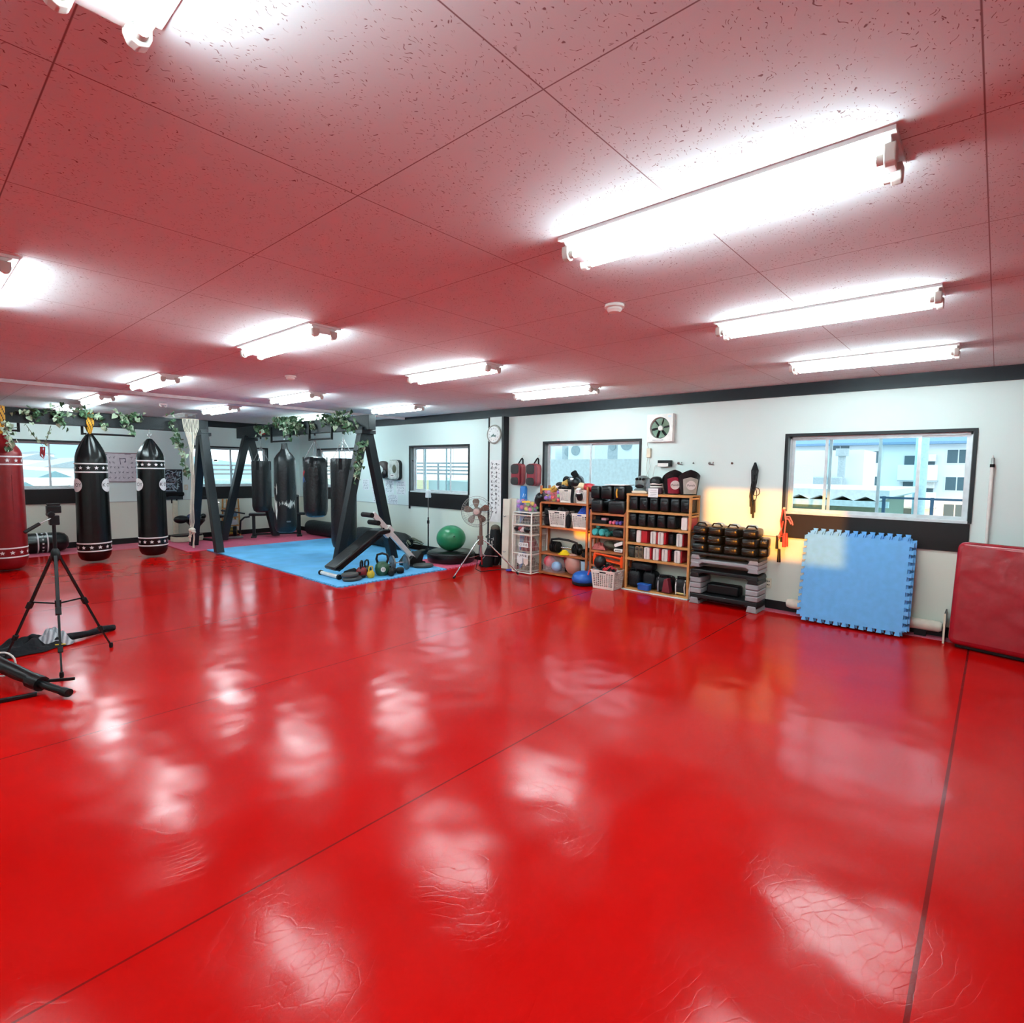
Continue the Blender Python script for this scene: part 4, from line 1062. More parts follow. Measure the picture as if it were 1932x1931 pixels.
s2 = shelf_unit('narrow pine shelf in the middle holding teal dumbbells and orange hurdles', 3.92, 4.52, 6.87, 7.1, (.28, .495, .71, .895, 1.055), 1.1, pine_dark)
s3 = shelf_unit('pine shelf of black and white punch pads on the right, with big mitts on top', 2.94, 3.885, 6.82, 7.1, (.035, .46, .68, .905, 1.13, 1.365), 1.365, pine)
MB().bx(-.05, .25, -.01, .97, .003, .012).build('base_board', paper, s3, label='white base sheet')

# pads and mitts
pad_black = mat('black pad leather', (12, 15, 18), .33, spec=.4, bump=.35, bscale=26)
pad_white = mat('white pad leather', (228, 220, 214), .4, bump=.1); pad_red = mat('red pad leather', (176, 22, 34), .35, bump=.1)
pad_camo = mat('brown olive pad', (78, 70, 54), .5, var=.5, scale=30, bump=.2); tan = mat('tan binding', (164, 142, 108), .6)
def block_pad(label, loc, size, m_, group, rotz=0, rx=0):
    t = thing('punch_pad', label, 'punch pad', loc, rotz, group); a, b, c = size
    o = MB().ell((0, 0, c / 2), (a / 2, b / 2, c / 2), u=24, v=12, pw=.32).build('body', m_, t)
    MB().bx(-a / 2 - .004, -a / 2 + .006, -b * .28, b * .28, c * .70, c * .76).build('strap', black_fabric, t, bevel=.002)
    return t
pos = ['leftmost', 'second from the left', 'third from the left', 'fourth from the left', 'fifth from the left', 'rightmost']
for i, y in enumerate((3.785, 3.635, 3.48, 3.33, 3.175, 3.035)):
    block_pad('black upright pad, %s on the uppermost level of the right shelf' % pos[i], (6.96, y, 1.131), (.25, .135, .205), pad_black, 'black pads, uppermost level')
for i, y in enumerate((3.80, 3.655, 3.515, 3.37, 3.225)):
    block_pad('black upright pad, %s on the second level of the right shelf' % (pos[:4] + ['rightmost'])[i], (6.965, y, .906), (.25, .125, .19), pad_black, 'black pads, second level')
block_pad('black upright pad, left end of the third level beside the broad red mitt', (6.965, 3.80, .681), (.24, .12, .2), pad_black, 'black pads, third level')
def kick_mitt(label, loc, red_w=.02, w_=.075, hgt=.165, seam=True, grp='white and red mitts'):
    t = thing('kick_mitt', label, 'mitt', loc, 0, grp)
    MB().prism(rrect(w_, hgt, .02), 'x', -.11, .1).build('body', pad_white, t, bevel=.008, loc=(0, 0, hgt / 2))
    MB().bx(-.1, .1, -w_ / 2 - red_w, -w_ / 2, .006, hgt - .006).build('side_panel', pad_red, t, bevel=.008, label='red side panel')
    if seam: MB().bx(-.1195, -.1175, -.002, .002, .012, hgt - .012).build('seam', black_fabric, t)
    return t
for y, lb, sm in ((3.04, 'white mitt with red side alone at the right end of the second level of pads', False),):
    kick_mitt(lb, (6.955, y, .906), .05, .085, .17, sm)
for y, rw, lb, sm in ((3.695, .09, 'white mitt with broad red side, leftmost of the third level', False), (3.475, .022, 'white mitt with centre seam, second on the third level', True), (3.365, .03, 'white mitt with centre seam, third on the third level', True), (3.10, .015, 'white mitt with centre seam, right end of the third level', True)):
    kick_mitt(lb, (6.95, y, .681), rw, .082 if rw < .09 else .07, .175, sm)
for y, rw, lb in ((3.565, .025, 'white mitt with centre seam, leftmost white one on the lowest pad level'), (3.43, .025, 'white mitt with centre seam, second white one on the lowest pad level'), (3.30, .03, 'white mitt with centre seam, third white one on the lowest pad level'), (3.12, .02, 'white mitt with centre seam, right end of the lowest pad level')):
    kick_mitt(lb, (6.95, y, .461), rw, .085, .17)
block_pad('dark camouflage pad at the left end of the lowest pad level', (6.955, 3.80, .461), (.24, .1, .175), mat('dark camouflage', (40, 46, 40), .5, var=.6, scale=30), 'brown pads')
for i, y in enumerate((3.715, 3.65)):
    t = block_pad('brown pad with tan binding on the lowest pad level, %s of two' % ('left', 'right')[i], (6.955, y, .461), (.24, .062, .17), pad_camo, 'brown pads')
    MB().prism(rrect(.058, .172, .025), 'x', -.112, -.104).build('binding', tan, t, loc=(0, 0, .086), label='tan binding')
block_pad('black pad wedged behind the seam mitts of the third level', (6.99, 3.245, .681), (.2, .08, .17), pad_black, 'black pads, third level')
block_pad('black pad behind the gap of the lowest white mitts', (6.99, 3.205, .461), (.2, .06, .16), pad_black, 'black pads, lowest level')
# gym bags on the floor level
def gym_bag(label, loc, size, m_, trim=None, rotz=0, handle=True):
    t = thing('gym_bag', label, 'bag', loc, rotz); a, b, c = size
    MB().ell((0, 0, c / 2), (a / 2, b / 2, c / 2), u=28, v=14, pw=.5).build('body', m_, t)
    if handle:
        MB().tube([(-a * .35, -b * .2, c * .86), (-a * .42, -b * .2, c * 1.08), (-a * .42, b * .2, c * 1.08), (-a * .35, b * .2, c * .86)], .011, 8).build('handle', black_fabric, t)
    if trim:
        m = MB()
        for s in (-1, 1): m.tube([(-a * .44, s * b * .30, c * .05), (-a * .52, s * b * .3, c * .5), (-a * .40, s * b * .3, c * .88), (0, s * b * .3, c * .985)], .009, 6)
        m.build('piping', trim, t)
    MB().bx(-a * .515, -a * .49, -b * .26, b * .26, c * .18, c * .42).build('pocket', m_, t, bevel=.01)
    return t
bag_m = mat('black nylon', (15, 16, 19), .5, spec=.3, bump=.3, bscale=60)
gym_bag('tall black bag at the left of the bottom level under the pads', (6.96, 3.765, .036), (.24, .2, .25), bag_m)
gym_bag('black bag slung on top of the bags at the left of the bottom level', (6.97, 3.66, .285), (.22, .34, .12), bag_m, handle=False)
gym_bag('black bag behind the blue box on the bottom level', (6.98, 3.55, .036), (.2, .2, .25), bag_m)
gym_bag('black and dark red bag with pale piping on the bottom level', (6.95, 3.32, .036), (.26, .25, .22), bag_m, mat('grey piping', (150, 150, 152), .5), .25)
o = MB().prism([(-.06, .02), (-.02, .21), (.03, .2), (.06, .02)], 'x', -.05, .05).build('red_panel_pouch', mat('dark red nylon', (110, 26, 38), .5), None, bevel=.01, loc=(6.80 + .02, 3.235, .036)); tag(o, 'dark red pouch leaning on the right of the piped black bag', 'pouch')
t = gym_bag('round black bag with white and yellow edging at the right of the bottom level', (6.95, 3.06, .036), (.24, .2, .23), bag_m, mat('white piping', (220, 220, 215), .5))
MB().ell((-.02, 0, .03), (.115, .1, .03)).build('bottom_edge', mat('pale yellow vinyl', (216, 200, 130), .5), t, label='pale yellow bottom')
t = thing('plastic_box', 'small blue plastic box standing on the bottom level edge', 'box', (6.83, 3.575, .036))
MB().prism(rrect(.11, .17, .02), 'z', 0, .07).build('tub', mat('blue plastic', (34, 92, 176), .35), t, bevel=.004); MB().prism(rrect(.12, .18, .022), 'z', .066, .084).build('lid', mat('blue plastic', (34, 92, 176), .35), t, bevel=.003)
gym_bag('black strapped bag standing between the right shelf and the step platforms', (6.93, 2.90, .0), (.2, .1, .28), bag_m, mat('white piping', (220, 220, 215), .5), handle=False).location.z = .002

# top of the right shelf
helm = mat('grey leather helmet', (98, 106, 104), .4, bump=.25)
t = thing('head_guard', 'grey leather head guard on the left end of the right shelf top', 'head guard', (6.95, 3.71, 1.367))
MB().ell((0, 0, .145), (.1, .105, .105), pw=.85).build('shell', helm, t); MB().lathe([(.085, 0), (.115, .01), (.12, .05), (.1, .07)], 24).build('neck_roll', helm, t)
m = MB()
for y in (-.05, 0, .05): m.ell((-.085, y, .2), (.03, .022, .02))
m.build('brow_pad', black_leather, t); MB().ell((-.1, 0, .1), (.012, .07, .025)).build('face_opening', black_fabric, t)
t = thing('head_guard', 'black and white striped head guard in a clear bag on the right shelf top', 'head guard', (6.95, 3.505, 1.367))
MB().ell((0, 0, .16), (.085, .085, .08), pw=.8).build('shell', black_leather, t); MB().lathe([(.08, .0), (.09, .03), (.088, .06), (.08, .08)], 24).build('lower_shell', mat('violet grey leather', (88, 64, 78), .4), t)
for z in (.095, .135): MB().lathe([(.084, z - .012), (.092, z), (.084, z + .012)], 24).build('stripe', pad_white, t)
MB().ell((.0, .09, .09), (.09, .05, .12)).build('clear_bag', clear('clear plastic film', (214, 228, 234), fac=.25), t, label='clear plastic bag')
t = thing('paper_card', 'white paper card hanging over the front edge of the right shelf top', 'card', (6.808, 3.475, 1.345))
MB().bx(-.004, 0, -.07, .075, -.02, .10).build('sheet', paper, t); m = MB()
for z, l in ((.07, .05), (.045, .06), (.02, .05), (.0, .055)): m.bx(-.0055, -.004, -l, l - .01, z - .002, z + .002)
m.build('writing', mat('grey ink', (150, 152, 156), .6), t, smooth=False)
o = MB().ell((0, 0, .02), (.08, .12, .02), pw=.5).build('folded_cloth', mat('cream cloth', (222, 210, 184), .8, bump=.3), None, loc=(6.90, 3.70, 1.367)); o.location.x = 6.845; o.scale = (.35, 1, 1); tag(o, 'cream folded cloth under the grey head guard', 'cloth')
def big_mitt(label, loc, col, rotz, inner, tilt=0.0):
    """curved belly shield standing on edge: padded face towards the room, dark inside seen over the rim"""
    t = thing('body_shield', label, 'body shield', loc, rotz, 'curved body shields on the shelf top')
    def top(u): return .33 - .26 * abs(u - .42) ** 1.4
    def S(r0, u, v, amp):
        a = -1.35 + 2.7 * u; z = v * top(u); r = r0 + .045 * v
        return Vector((-r * math.cos(a) + .10, r * math.sin(a) * .92, z))
    MB().grid(lambda u, v: S(.105, u, v, 0), 24, 10, .012).build('shell', black_leather, t)
    MB().grid(lambda u, v: S(.096, u, .04 + .96 * v, 0), 20, 8).build('lining', inner, t)
    MB().grid(lambda u, v: S(.122, .16 + .50 * u, .04 + .66 * v, 0), 14, 8, .014).build('face_panel', col, t)
    c = S(.141, .40, .38, 0); n_ = Vector((-math.cos(-1.35 + 2.7 * .40), math.sin(-1.35 + 2.7 * .40) * .92, -.13))
    m = MB(); m.prism(circ(.06, 28), 'z', -.004, .004); b = m.build('logo_patch', pad_white, t, smooth=False); b.matrix_basis = facing(c, n_)
    text('lettering', 'Punch', .04, ink, b, Matrix.Translation((0, 0, .0045)))
    t.rotation_euler = (tilt, 0, rotz)
    return t
big_mitt('dark red curved body shield with a white round logo on the shelf top', (6.95, 3.27, 1.372), mat('wine red leather', (142, 30, 52), .35), .35, mat('dark teal lining', (40, 56, 60), .6))
big_mitt('grey curved body shield with a white round logo at the shelf top right end', (6.95, 3.05, 1.372), mat('pale grey shield leather', (172, 166, 156), .4), .35, mat('grey lining', (120, 116, 112), .6))

# middle shelf
for i, (y, z, w_, h_, lb) in enumerate(((4.40, 1.056, .21, .2, 'black kick pad, left of the lower row on the middle shelf top'), (4.07, 1.056, .30, .2, 'wide black kick pad, right of the lower row on the middle shelf top'), (4.43, 1.258, .16, .2, 'black kick pad, left end of the upper row on the middle shelf top'), (4.24, 1.258, .2, .205, 'black kick pad in the middle of the upper row on the middle shelf'), (4.03, 1.258, .2, .21, 'black kick pad with orange handle, right end of the upper row'))):
    t = block_pad(lb, (6.97, y, z), (.26, w_, h_), black_vinyl, 'black kick pads on the middle shelf')
    if i == 4: MB().tube([(-.13, .02, .16), (-.15, .02, .12), (-.145, .02, .07), (-.13, .02, .04)], .012, 8).build('handle', mat('orange yellow webbing', (226, 160, 48), .6), t, label='orange yellow handle')
o = MB().bx(-.14, .14, -.17, .17, 0, .012).build('paper_pile', paper, None, bevel=.003, loc=(6.98, 4.1, 1.468)); tag(o, 'white sheet lying on top of the black kick pads', 'sheet')
t = thing('tray', 'black tray with small boxes on the fourth level of the middle shelf', 'tray', (6.97, 4.37, .896))
MB().bx(-.09, .09, -.13, .13, 0, .05).build('tub', black_metal, t, bevel=.008); MB().bx(-.06, .02, -.1, -.02, .05, .085).build('box', mat('pink box', (206, 150, 160), .5), t, bevel=.004); MB().bx(-.05, .03, .0, .09, .05, .11).build('box', black_fabric, t, bevel=.004)
def hand_weight(label, loc, r, m_, length, grp, rotz=0.0):
    t = thing('hand_weight', label, 'dumbbell', loc, rotz, grp); Mx = Matrix.Rotation(-PI / 2, 4, 'Y')
    MB().tube([(-length / 2, 0, 0), (length / 2, 0, 0)], r * .45, 10).build('grip', m_, t)
    for s in (-1, 1): MB().lathe([(0, -r * .75), (r * .75, -r * .7), (r, -r * .3), (r, r * .3), (r * .75, r * .7), (0, r * .75)], 20, M=Matrix.Translation((s * (length / 2 - r * .7), 0, 0)) @ Mx).build('head', m_, t)
    return t
pk_ = mat('pink vinyl', (206, 96, 124), .4); vi_ = mat('violet vinyl', (92, 76, 150), .4); tq = mat('teal vinyl', (66, 172, 170), .4); tq2 = mat('dark teal vinyl', (36, 112, 104), .4)
for i, (y, m_, lb) in enumerate(((4.185, pk_, 'pink small hand weight, left of four'), (4.13, pk_, 'pink small hand weight, second of four'), (4.075, vi_, 'violet small hand weight, third of four'), (4.02, vi_, 'violet small hand weight, right of four'))):
    hand_weight(lb + ' on the middle shelf', (6.96, y, .896 + .027), .027, m_, .15, 'small hand weights')
for y, z, r, m_, lb in ((4.44, .765, .055, tq, 'large teal hand weight, left end of the middle shelf'), (4.325, .765, .055, tq, 'large teal hand weight, second from the left on the middle shelf'), (4.385, .855, .035, tq2, 'darker teal hand weight lying on the two large ones'), (4.225, .75, .04, tq2, 'smaller dark teal hand weight, right of the large ones')):
    hand_weight(lb, (6.96, y, z), r, m_, .18, 'teal hand weights')
gym_bag('black pouch with a small white emblem right of the teal weights', (6.97, 4.06, .711), (.17, .2, .12), bag_m, handle=False)
o = MB().grid(heap(0, 0, .09, .13, .08, 2), 30, 8).build('cloth_bundle', mat('dusty red cloth', (176, 84, 78), .8, bump=.4), None, loc=(6.97, 4.4, .497)); tag(o, 'dusty red cloth bundle on the lower level of the middle shelf', 'cloth')
o = MB().ell((0, 0, .06), (.09, .13, .06), rot=(.25, 0, .3)).build('olive_bag', mat('olive dark bag', (64, 60, 44), .7, bump=.5, bscale=20), None, loc=(6.98, 4.2, .515)); tag(o, 'dark olive bag slumped right of the dusty red cloth', 'bag')
t = thing('belt_roll', 'white belts with dark lettering on the right of the middle shelf', 'belt', (6.90, 4.02, .496))
for z, a in ((.035, 0), (.125, .35)): MB().prism(rrect(.14, .05, .018), 'x', -.05, .05).build('belt', pad_white, t, bevel=.004, loc=(0, 0, z), rot=(-a, 0, 0))
m = MB()
for i in range(5): m.bx(-.0515, -.0505, -.045 + .02 * i, -.035 + .02 * i, .028, .042)
m.build('lettering', ink, t, smooth=False)
MB().bx(-.03, .05, -.06, .06, .06, .1).build('belt', black_fabric, t, bevel=.01, label='black belt')
hur = mat('bright orange plastic', (250, 78, 20), .35)
for i in range(3):
    t = thing('mini_hurdle', ('bright orange mini hurdle, nearest of three in the middle shelf', 'bright orange mini hurdle, middle of three in the middle shelf', 'bright orange mini hurdle, farthest of three in the middle shelf')[i], 'hurdle', (6.885 + .05 * i, 4.2, .281), 0, 'orange mini hurdles')
    z0 = .15 - .015 * i
    MB().prism(rrect(.03, .028, .008), 'y', -.23, .23).build('bar', hur, t, bevel=.003, loc=(0, 0, z0), rot=(.08, 0, 0)); MB().prism(rrect(.025, .022, .008), 'y', -.22, .22).build('bar', hur, t, bevel=.003, loc=(0, 0, .07), rot=(.08, 0, 0))
    for s in (-1, 1): MB().prism([(-.02, 0), (.02, 0), (.028, .1), (.012, .17), (-.012, .17), (-.028, .1)], 'x', -.016, .016).build('foot', hur, t, bevel=.005, loc=(0, s * .23, 0.0 if s > 0 else .0))

# ---------------------------------------------------------------- white plastic baskets
bask = mat('white basket plastic', (232, 222, 212), .45)
def basket(label, loc, a, b, c, rotz=0, strap=False):
    t = thing('plastic_basket', label, 'basket', loc, rotz, 'white plastic baskets')
    m = MB(); k = .86; th = .004
    def wall_(p0, p1, q0, q1, n, rows):
        """perforated wall from lower edge p0-p1 to upper edge q0-q1"""
        p0, p1, q0, q1 = map(Vector, (p0, p1, q0, q1)); nv = (p1 - p0).cross(q0 - p0).normalized() * th
        def P(u, v): return (p0.lerp(p1, u)).lerp(q0.lerp(q1, u), v)
        def cell(u0, u1, v0, v1):
            A = [P(u0, v0), P(u1, v0), P(u1, v1), P(u0, v1)]; V = [m.bm.verts.new(x) for x in A] + [m.bm.verts.new(x + nv) for x in A]
            for f in ((0, 1, 2, 3), (7, 6, 5, 4), (0, 4, 5, 1), (1, 5, 6, 2), (2, 6, 7, 3), (3, 7, 4, 0)): m.bm.faces.new([V[i] for i in f])
        cell(0, 1, 0, .14); cell(0, .06, .14, .86); cell(.94, 1, .14, .86)
        du = .88 / n
        for i in range(1, n): cell(.06 + i * du - du * .22, .06 + i * du + du * .22, .14, .86)
        for j in range(1, rows):
            v = .14 + .72 * j / rows
            cell(.06, .94, v - .018, v + .018)
        cell(0, .36, .86, 1); cell(.64, 1, .86, 1); cell(.36, .64, .95, 1); cell(.36, .64, .80, .87)
    A = [(-a / 2 * k, -b / 2 * k, 0), (a / 2 * k, -b / 2 * k, 0), (a / 2 * k, b / 2 * k, 0), (-a / 2 * k, b / 2 * k, 0)]
    B = [(-a / 2, -b / 2, c), (a / 2, -b / 2, c), (a / 2, b / 2, c), (-a / 2, b / 2, c)]
    for i in range(4): wall_(A[i], A[(i + 1) % 4], B[i], B[(i + 1) % 4], 9, 7)
    m.build('perforated_wall', bask, t, smooth=False)
    MB().bx(-a / 2 * k, a / 2 * k, -b / 2 * k, b / 2 * k, 0, .006).build('floor_panel', bask, t)
    r = MB(); o_ = .008
    for p, q_ in (((-a / 2 - o_, -b / 2), (a / 2 + o_, -b / 2)), ((-a / 2 - o_, b / 2), (a / 2 + o_, b / 2)), ((-a / 2, -b / 2), (-a / 2, b / 2)), ((a / 2, -b / 2), (a / 2, b / 2))):
        r.bar((p[0], p[1], c), (q_[0], q_[1], c), .016, .012)
    r.build('rim', bask, t, bevel=.003)
    return t
basket('white basket under the black glove pile, left of two on the upper level', (6.99, 4.965, 1.177), .25, .27, .2)
basket('white basket under the red glove, right of two on the upper level', (6.99, 4.68, 1.177), .25, .22, .2)
basket('white basket with dark cloth on the second level, left of two', (6.99, 5.135, .787), .25, .33, .245)
basket('white basket with blue cloth and a patch of sun on the second level', (6.99, 4.71, .787), .25, .28, .225)
basket('white basket standing on the floor filled with red and black straps', (6.72, 4.10, .002), .3, .37, .26, .05)
# basket contents
o = MB().grid(heap(0, 0, .11, .15, .1, 5), 30, 8).build('cloth_heap', mat('dark grey cloth', (52, 50, 52), .85, bump=.5), None, loc=(6.99, 5.13, .96)); tag(o, 'dark grey cloth heaped in the left basket of the second level', 'cloth')
o = MB().grid(heap(0, 0, .11, .13, .13, 6), 30, 8).build('cloth_heap', mat('blue cloth', (32, 74, 170), .8, bump=.5), None, loc=(6.99, 4.70, .965)); tag(o, 'bright blue cloth heaped in the right basket of the second level', 'cloth')
t = thing('strap_heap', 'red and black straps heaped in the basket on the floor', 'straps', (6.72, 4.1, .2))
MB().grid(heap(0, 0, .13, .15, .11, 7), 30, 8).build('cloth', black_fabric, t)
m = MB(); random.seed(21)
for i in range(8):
    a = random.uniform(0, 6.28); m.tube([(.1 * math.cos(a), .12 * math.sin(a), .05), (.05 * math.cos(a + 1), .06 * math.sin(a + 1), .12), (.1 * math.cos(a + 2), .13 * math.sin(a + 2), .07)], .012, 6)
m.tube([(-.12, .16, .06), (-.17, .2, .05), (-.19, .21, -.02)], .012, 6); m.build('strap', mat('red strap', (190, 36, 44), .5), t)
MB().ell((-.02, .12, .16), (.07, .09, .1), rot=(.4, 0, .3)).build('glove', black_leather, t)

# boxing gloves
def glove(name, label, loc, rot, m_, cuff, s=1.0, emblem=None):
    t = thing(name, label, 'boxing glove', loc, 0, 'loose boxing gloves'); t.rotation_euler = rot
    MB().ell((.03 * s, 0, 0), (.105 * s, .07 * s, .065 * s), pw=.85).build('fist', m_, t)
    MB().ell((.0, .065 * s, .02 * s), (.06 * s, .028 * s, .032 * s), rot=(0, 0, .5)).build('thumb', m_, t)
    MB().lathe([(.045 * s, -.05 * s), (.055 * s, -.04 * s), (.05 * s, .04 * s), (.058 * s, .05 * s)], 20, M=Matrix.Translation((-.1 * s, 0, 0)) @ Matrix.Rotation(PI / 2, 4, 'Y')).build('cuff', cuff, t)
    if emblem: MB().ell((.05 * s, -.05 * s, .045 * s), (.03 * s, .018 * s, .012 * s), rot=(.8, 0, .2)).build('emblem', emblem, t)
    return t
gl_b = mat('black glove leather', (14, 19, 22), .3, spec=.4, bump=.15); gold = mat('gold leather', (190, 150, 70), .4); wh = mat('white leather', (226, 226, 224), .4)
glove('boxing_glove', 'large black glove with white emblem on top of the left basket pile', (6.97, 4.92, 1.50), (.1, .1, -1.9), gl_b, black_fabric, 1.25, wh)
glove('boxing_glove', 'black and gold glove at the left of the basket pile', (6.95, 5.10, 1.43), (.2, .4, 1.4), gl_b, gold, 1.0)
glove('boxing_glove', 'black glove lying behind on the left basket', (7.0, 5.0, 1.42), (.0, .1, 2.6), gl_b, gold, 1.05)
glove('boxing_glove', 'tan and white glove hanging over the shelf edge above the ball bag', (6.90, 5.20, 1.395), (.0, .7, 1.7), gold, wh, .75)
glove('boxing_glove', 'black glove with upright cuff at the top of the pile', (7.0, 4.84, 1.54), (.1, .9, -1.4), gl_b, black_fabric, .95)
glove('boxing_glove', 'small black glove with beige cuff between the two baskets', (6.96, 4.745, 1.43), (.1, .1, -1.3), gl_b, mat('beige leather', (200, 170, 150), .5), .8)
glove('boxing_glove', 'red glove on top of the right basket', (6.95, 4.62, 1.425), (.0, .1, -1.5), mat('bright red leather', (176, 26, 36), .32), mat('cream leather', (220, 200, 160), .5), 1.0)
glove('boxing_glove', 'small black and white glove hanging on the front of the right basket', (6.84, 4.70, 1.305), (.0, 1.2, .2), gl_b, wh, .7, wh)
t = thing('strap', 'long black strap hanging down the front of the left upper basket', 'strap', (6.86, 4.84, 1.18))
MB().grid(lambda u, v: Vector((-.008 + .01 * math.sin(v * 4), -.03 + .055 * u + .01 * math.sin(v * 5), v * .24)), 3, 12, .006).build('webbing', black_fabric, t)
t = thing('hanging_bag', 'black bag hanging between the two second level baskets', 'bag', (6.86, 4.91, .79))
MB().ell((0, 0, .1), (.025, .045, .11), pw=.8).build('body', black_fabric, t); MB().tube([(0, 0, .2), (.01, -.01, .26)], .006).build('cord', black_fabric, t)
gym_bag('dark bag on the second level at the left post of the reddish shelf', (6.99, 5.37, .787), (.2, .12, .16), bag_m, handle=False)
gym_bag('black bag lying low between the upper and second levels at the left', (6.99, 5.36, .95), (.2, .13, .14), bag_m, handle=False)
# ball bags
cols = [mat('ball ' + n, c, .35) for n, c in (('pink', (222, 96, 150)), ('violet', (140, 84, 190)), ('blue', (50, 84, 190)), ('green', (130, 196, 110)), ('orange', (240, 110, 50)), ('lilac', (200, 150, 210)), ('yellow', (232, 206, 90)), ('red', (220, 50, 60)))]
film = clear('ball bag film', (246, 240, 244), fac=.12)
def ball_bag(label, loc, size, n, seed, r=.034, handle=True):
    t = thing('ball_bag', label, 'bag of balls', loc); rnd = random.Random(seed); a, b, c = size; k = 0
    pts = []
    for tr in range(3000):
        p = Vector((rnd.uniform(-a / 2 + r, a / 2 - r), rnd.uniform(-b / 2 + r, b / 2 - r), r + rnd.random() ** 1.4 * (c - 2 * r)))
        if all((p - q_).length > r * 1.75 for q_ in pts): pts.append(p)
        if len(pts) >= n: break
    for p in pts: MB().ell(p, (r, r, r), u=12, v=8).build('ball', cols[rnd.randrange(len(cols))], t)
    MB().ell((0, 0, c / 2), (a / 2 + .008, b / 2 + .008, c / 2 + .006), pw=.6).build('clear_bag', film, t)
    if handle: MB().bar((-a / 2 - .005, b * .42, c - .01), (-a / 2 - .005, -b * .42, c), .008, .03).build('header_strip', mat('yellow strip', (236, 190, 60), .5), t, label='yellow header strip')
    return t
ball_bag('clear bag of coloured balls with yellow strip on the upper level of the reddish shelf', (6.96, 5.31, 1.177), (.2, .27, .2), 46, 3)
ball_bag('clear bag of a few coloured balls squeezed left of the upper white basket', (6.94, 5.135, 1.177), (.14, .06, .19), 12, 5, .027, False)

# third level of the reddish shelf
t = thing('weight_set', 'black weight set with a carrying handle on the third level of the reddish shelf', 'weights', (6.98, 5.02, .362))
for s, n in ((1, 4), (-1, 3)):
    for i in range(n): MB().lathe([(.02, -.014), (.085, -.012), (.088, .012), (.02, .014)], 24, M=Matrix.Translation((0, s * (.2 + .036 * (i - 1)), .09)) @ Matrix.Rotation(PI / 2, 4, 'X')).build('weight_plate', rubber, t)
MB().tube([(0, -.3, .09), (0, .3, .09)], .014, 10).build('bar', chrome, t)
MB().tube([(-.06, -.26, .1), (-.07, -.24, .2), (-.07, -.1, .225), (-.07, .1, .235), (-.07, .24, .215), (-.06, .27, .1)], .018, 10).build('handle', black_leather, t)
t = thing('marker_cone', 'yellow marker cone on the third level of the reddish shelf', 'cone', (6.90, 5.0, .362))
MB().lathe([(.1, 0), (.102, .006), (.085, .012), (.035, .065), (.03, .07), (.0, .07)], 32).build('cone', mat('yellow plastic', (244, 204, 30), .4), t)
hand_weight('black hand weight on the third level at the right post', (6.95, 4.66, .362 + .04), .04, rubber, .2, 'black hand weights', .5)
hand_weight('black hand weight crossing behind the one at the right post', (6.99, 4.70, .362 + .09), .038, rubber, .18, 'black hand weights', -.6)
# lowest level
t = thing('ball_bag', 'clear bag with pink, red and pale blue balls at the foot of the reddish shelf', 'bag of balls', (6.96, 5.25, .052))
for p, r, n, c in (((-.02, .07, .16), .095, 'coral', (214, 80, 96)), ((-.05, -.1, .10), .085, 'pale blue', (150, 186, 220)), ((.03, -.02, .08), .075, 'rose', (206, 130, 140))):
    MB().ell(p, (r, r, r), u=24, v=16).build('ball', mat('ball ' + n, c, .35), t)
MB().grid(lambda u, v: Vector((.0 + (.11 + .02 * math.sin(5 * u * 6.28)) * (1 - .75 * max(0, v - .6) / .4) * math.cos(6.283 * u), (.19 + .02 * math.sin(4 * u * 6.28)) * (1 - .8 * max(0, v - .55) / .45) * math.sin(6.283 * u), v * .3)), 32, 10).build('clear_bag', clear('pinkish film', (236, 210, 214), fac=.28), t)
for nm, lb, p, r3, c in (('exercise_ball', 'dusty beige pink ball at the foot of the reddish shelf', (6.95, 4.86, .222), (.12, .14, .17), (190, 138, 124)), ('exercise_ball', 'small red ball behind the bagged balls', (7.03, 5.02, .24), (.06, .07, .07), (190, 52, 60))):
    o = MB().ell((0, 0, 0), r3, u=32, v=20).build(nm, mat('ball skin ' + lb[:6], c, .38, bump=.05), None, loc=p); tag(o, lb, 'ball')
def bucket(label, loc, r, h_, c):
    t = thing('bucket', label, 'bucket', loc); MB().lathe([(0, 0), (r * .85, 0), (r, h_), (r * 1.06, h_), (r * 1.06, h_ - .012), (r * .98, h_ - .012), (r * .83, .01), (0, .01)], 28).build('body', mat('bucket ' + label[:9], c, .4), t)
    MB().tube([(r * math.cos(a), -.0 + r * math.sin(a), h_ + .03) for a in [PI * .5 + PI * i / 8 for i in range(9)]], .005, 6).build('handle', black_metal, t)
    MB().lathe([(0, h_ * .82), (r * .93, h_ * .82)], 24).build('contents', black_fabric, t)
    return t
bucket('pale blue bucket at the right foot of the reddish shelf', (6.98, 4.645, .052), .085, .24, (172, 206, 222))
bucket('second pale blue bucket standing between the two shelves', (6.99, 4.43, .002), .085, .24, (150, 190, 204))
t = thing('balance_dome', 'blue rubber balance dome on the floor in front of the shelves', 'balance trainer', (6.66, 4.47, .002))
MB().lathe([(0, .04), (.15, .035), (.17, .06), (.175, .09), (.16, .14), (.12, .178), (.06, .198), (0, .202)], 40).build('dome', mat('blue rubber', (26, 92, 178), .32, bump=.08), t)
MB().lathe([(0, 0), (.15, 0), (.168, .015), (.17, .045), (.15, .05), (0, .05)], 40).build('base', rubber, t)

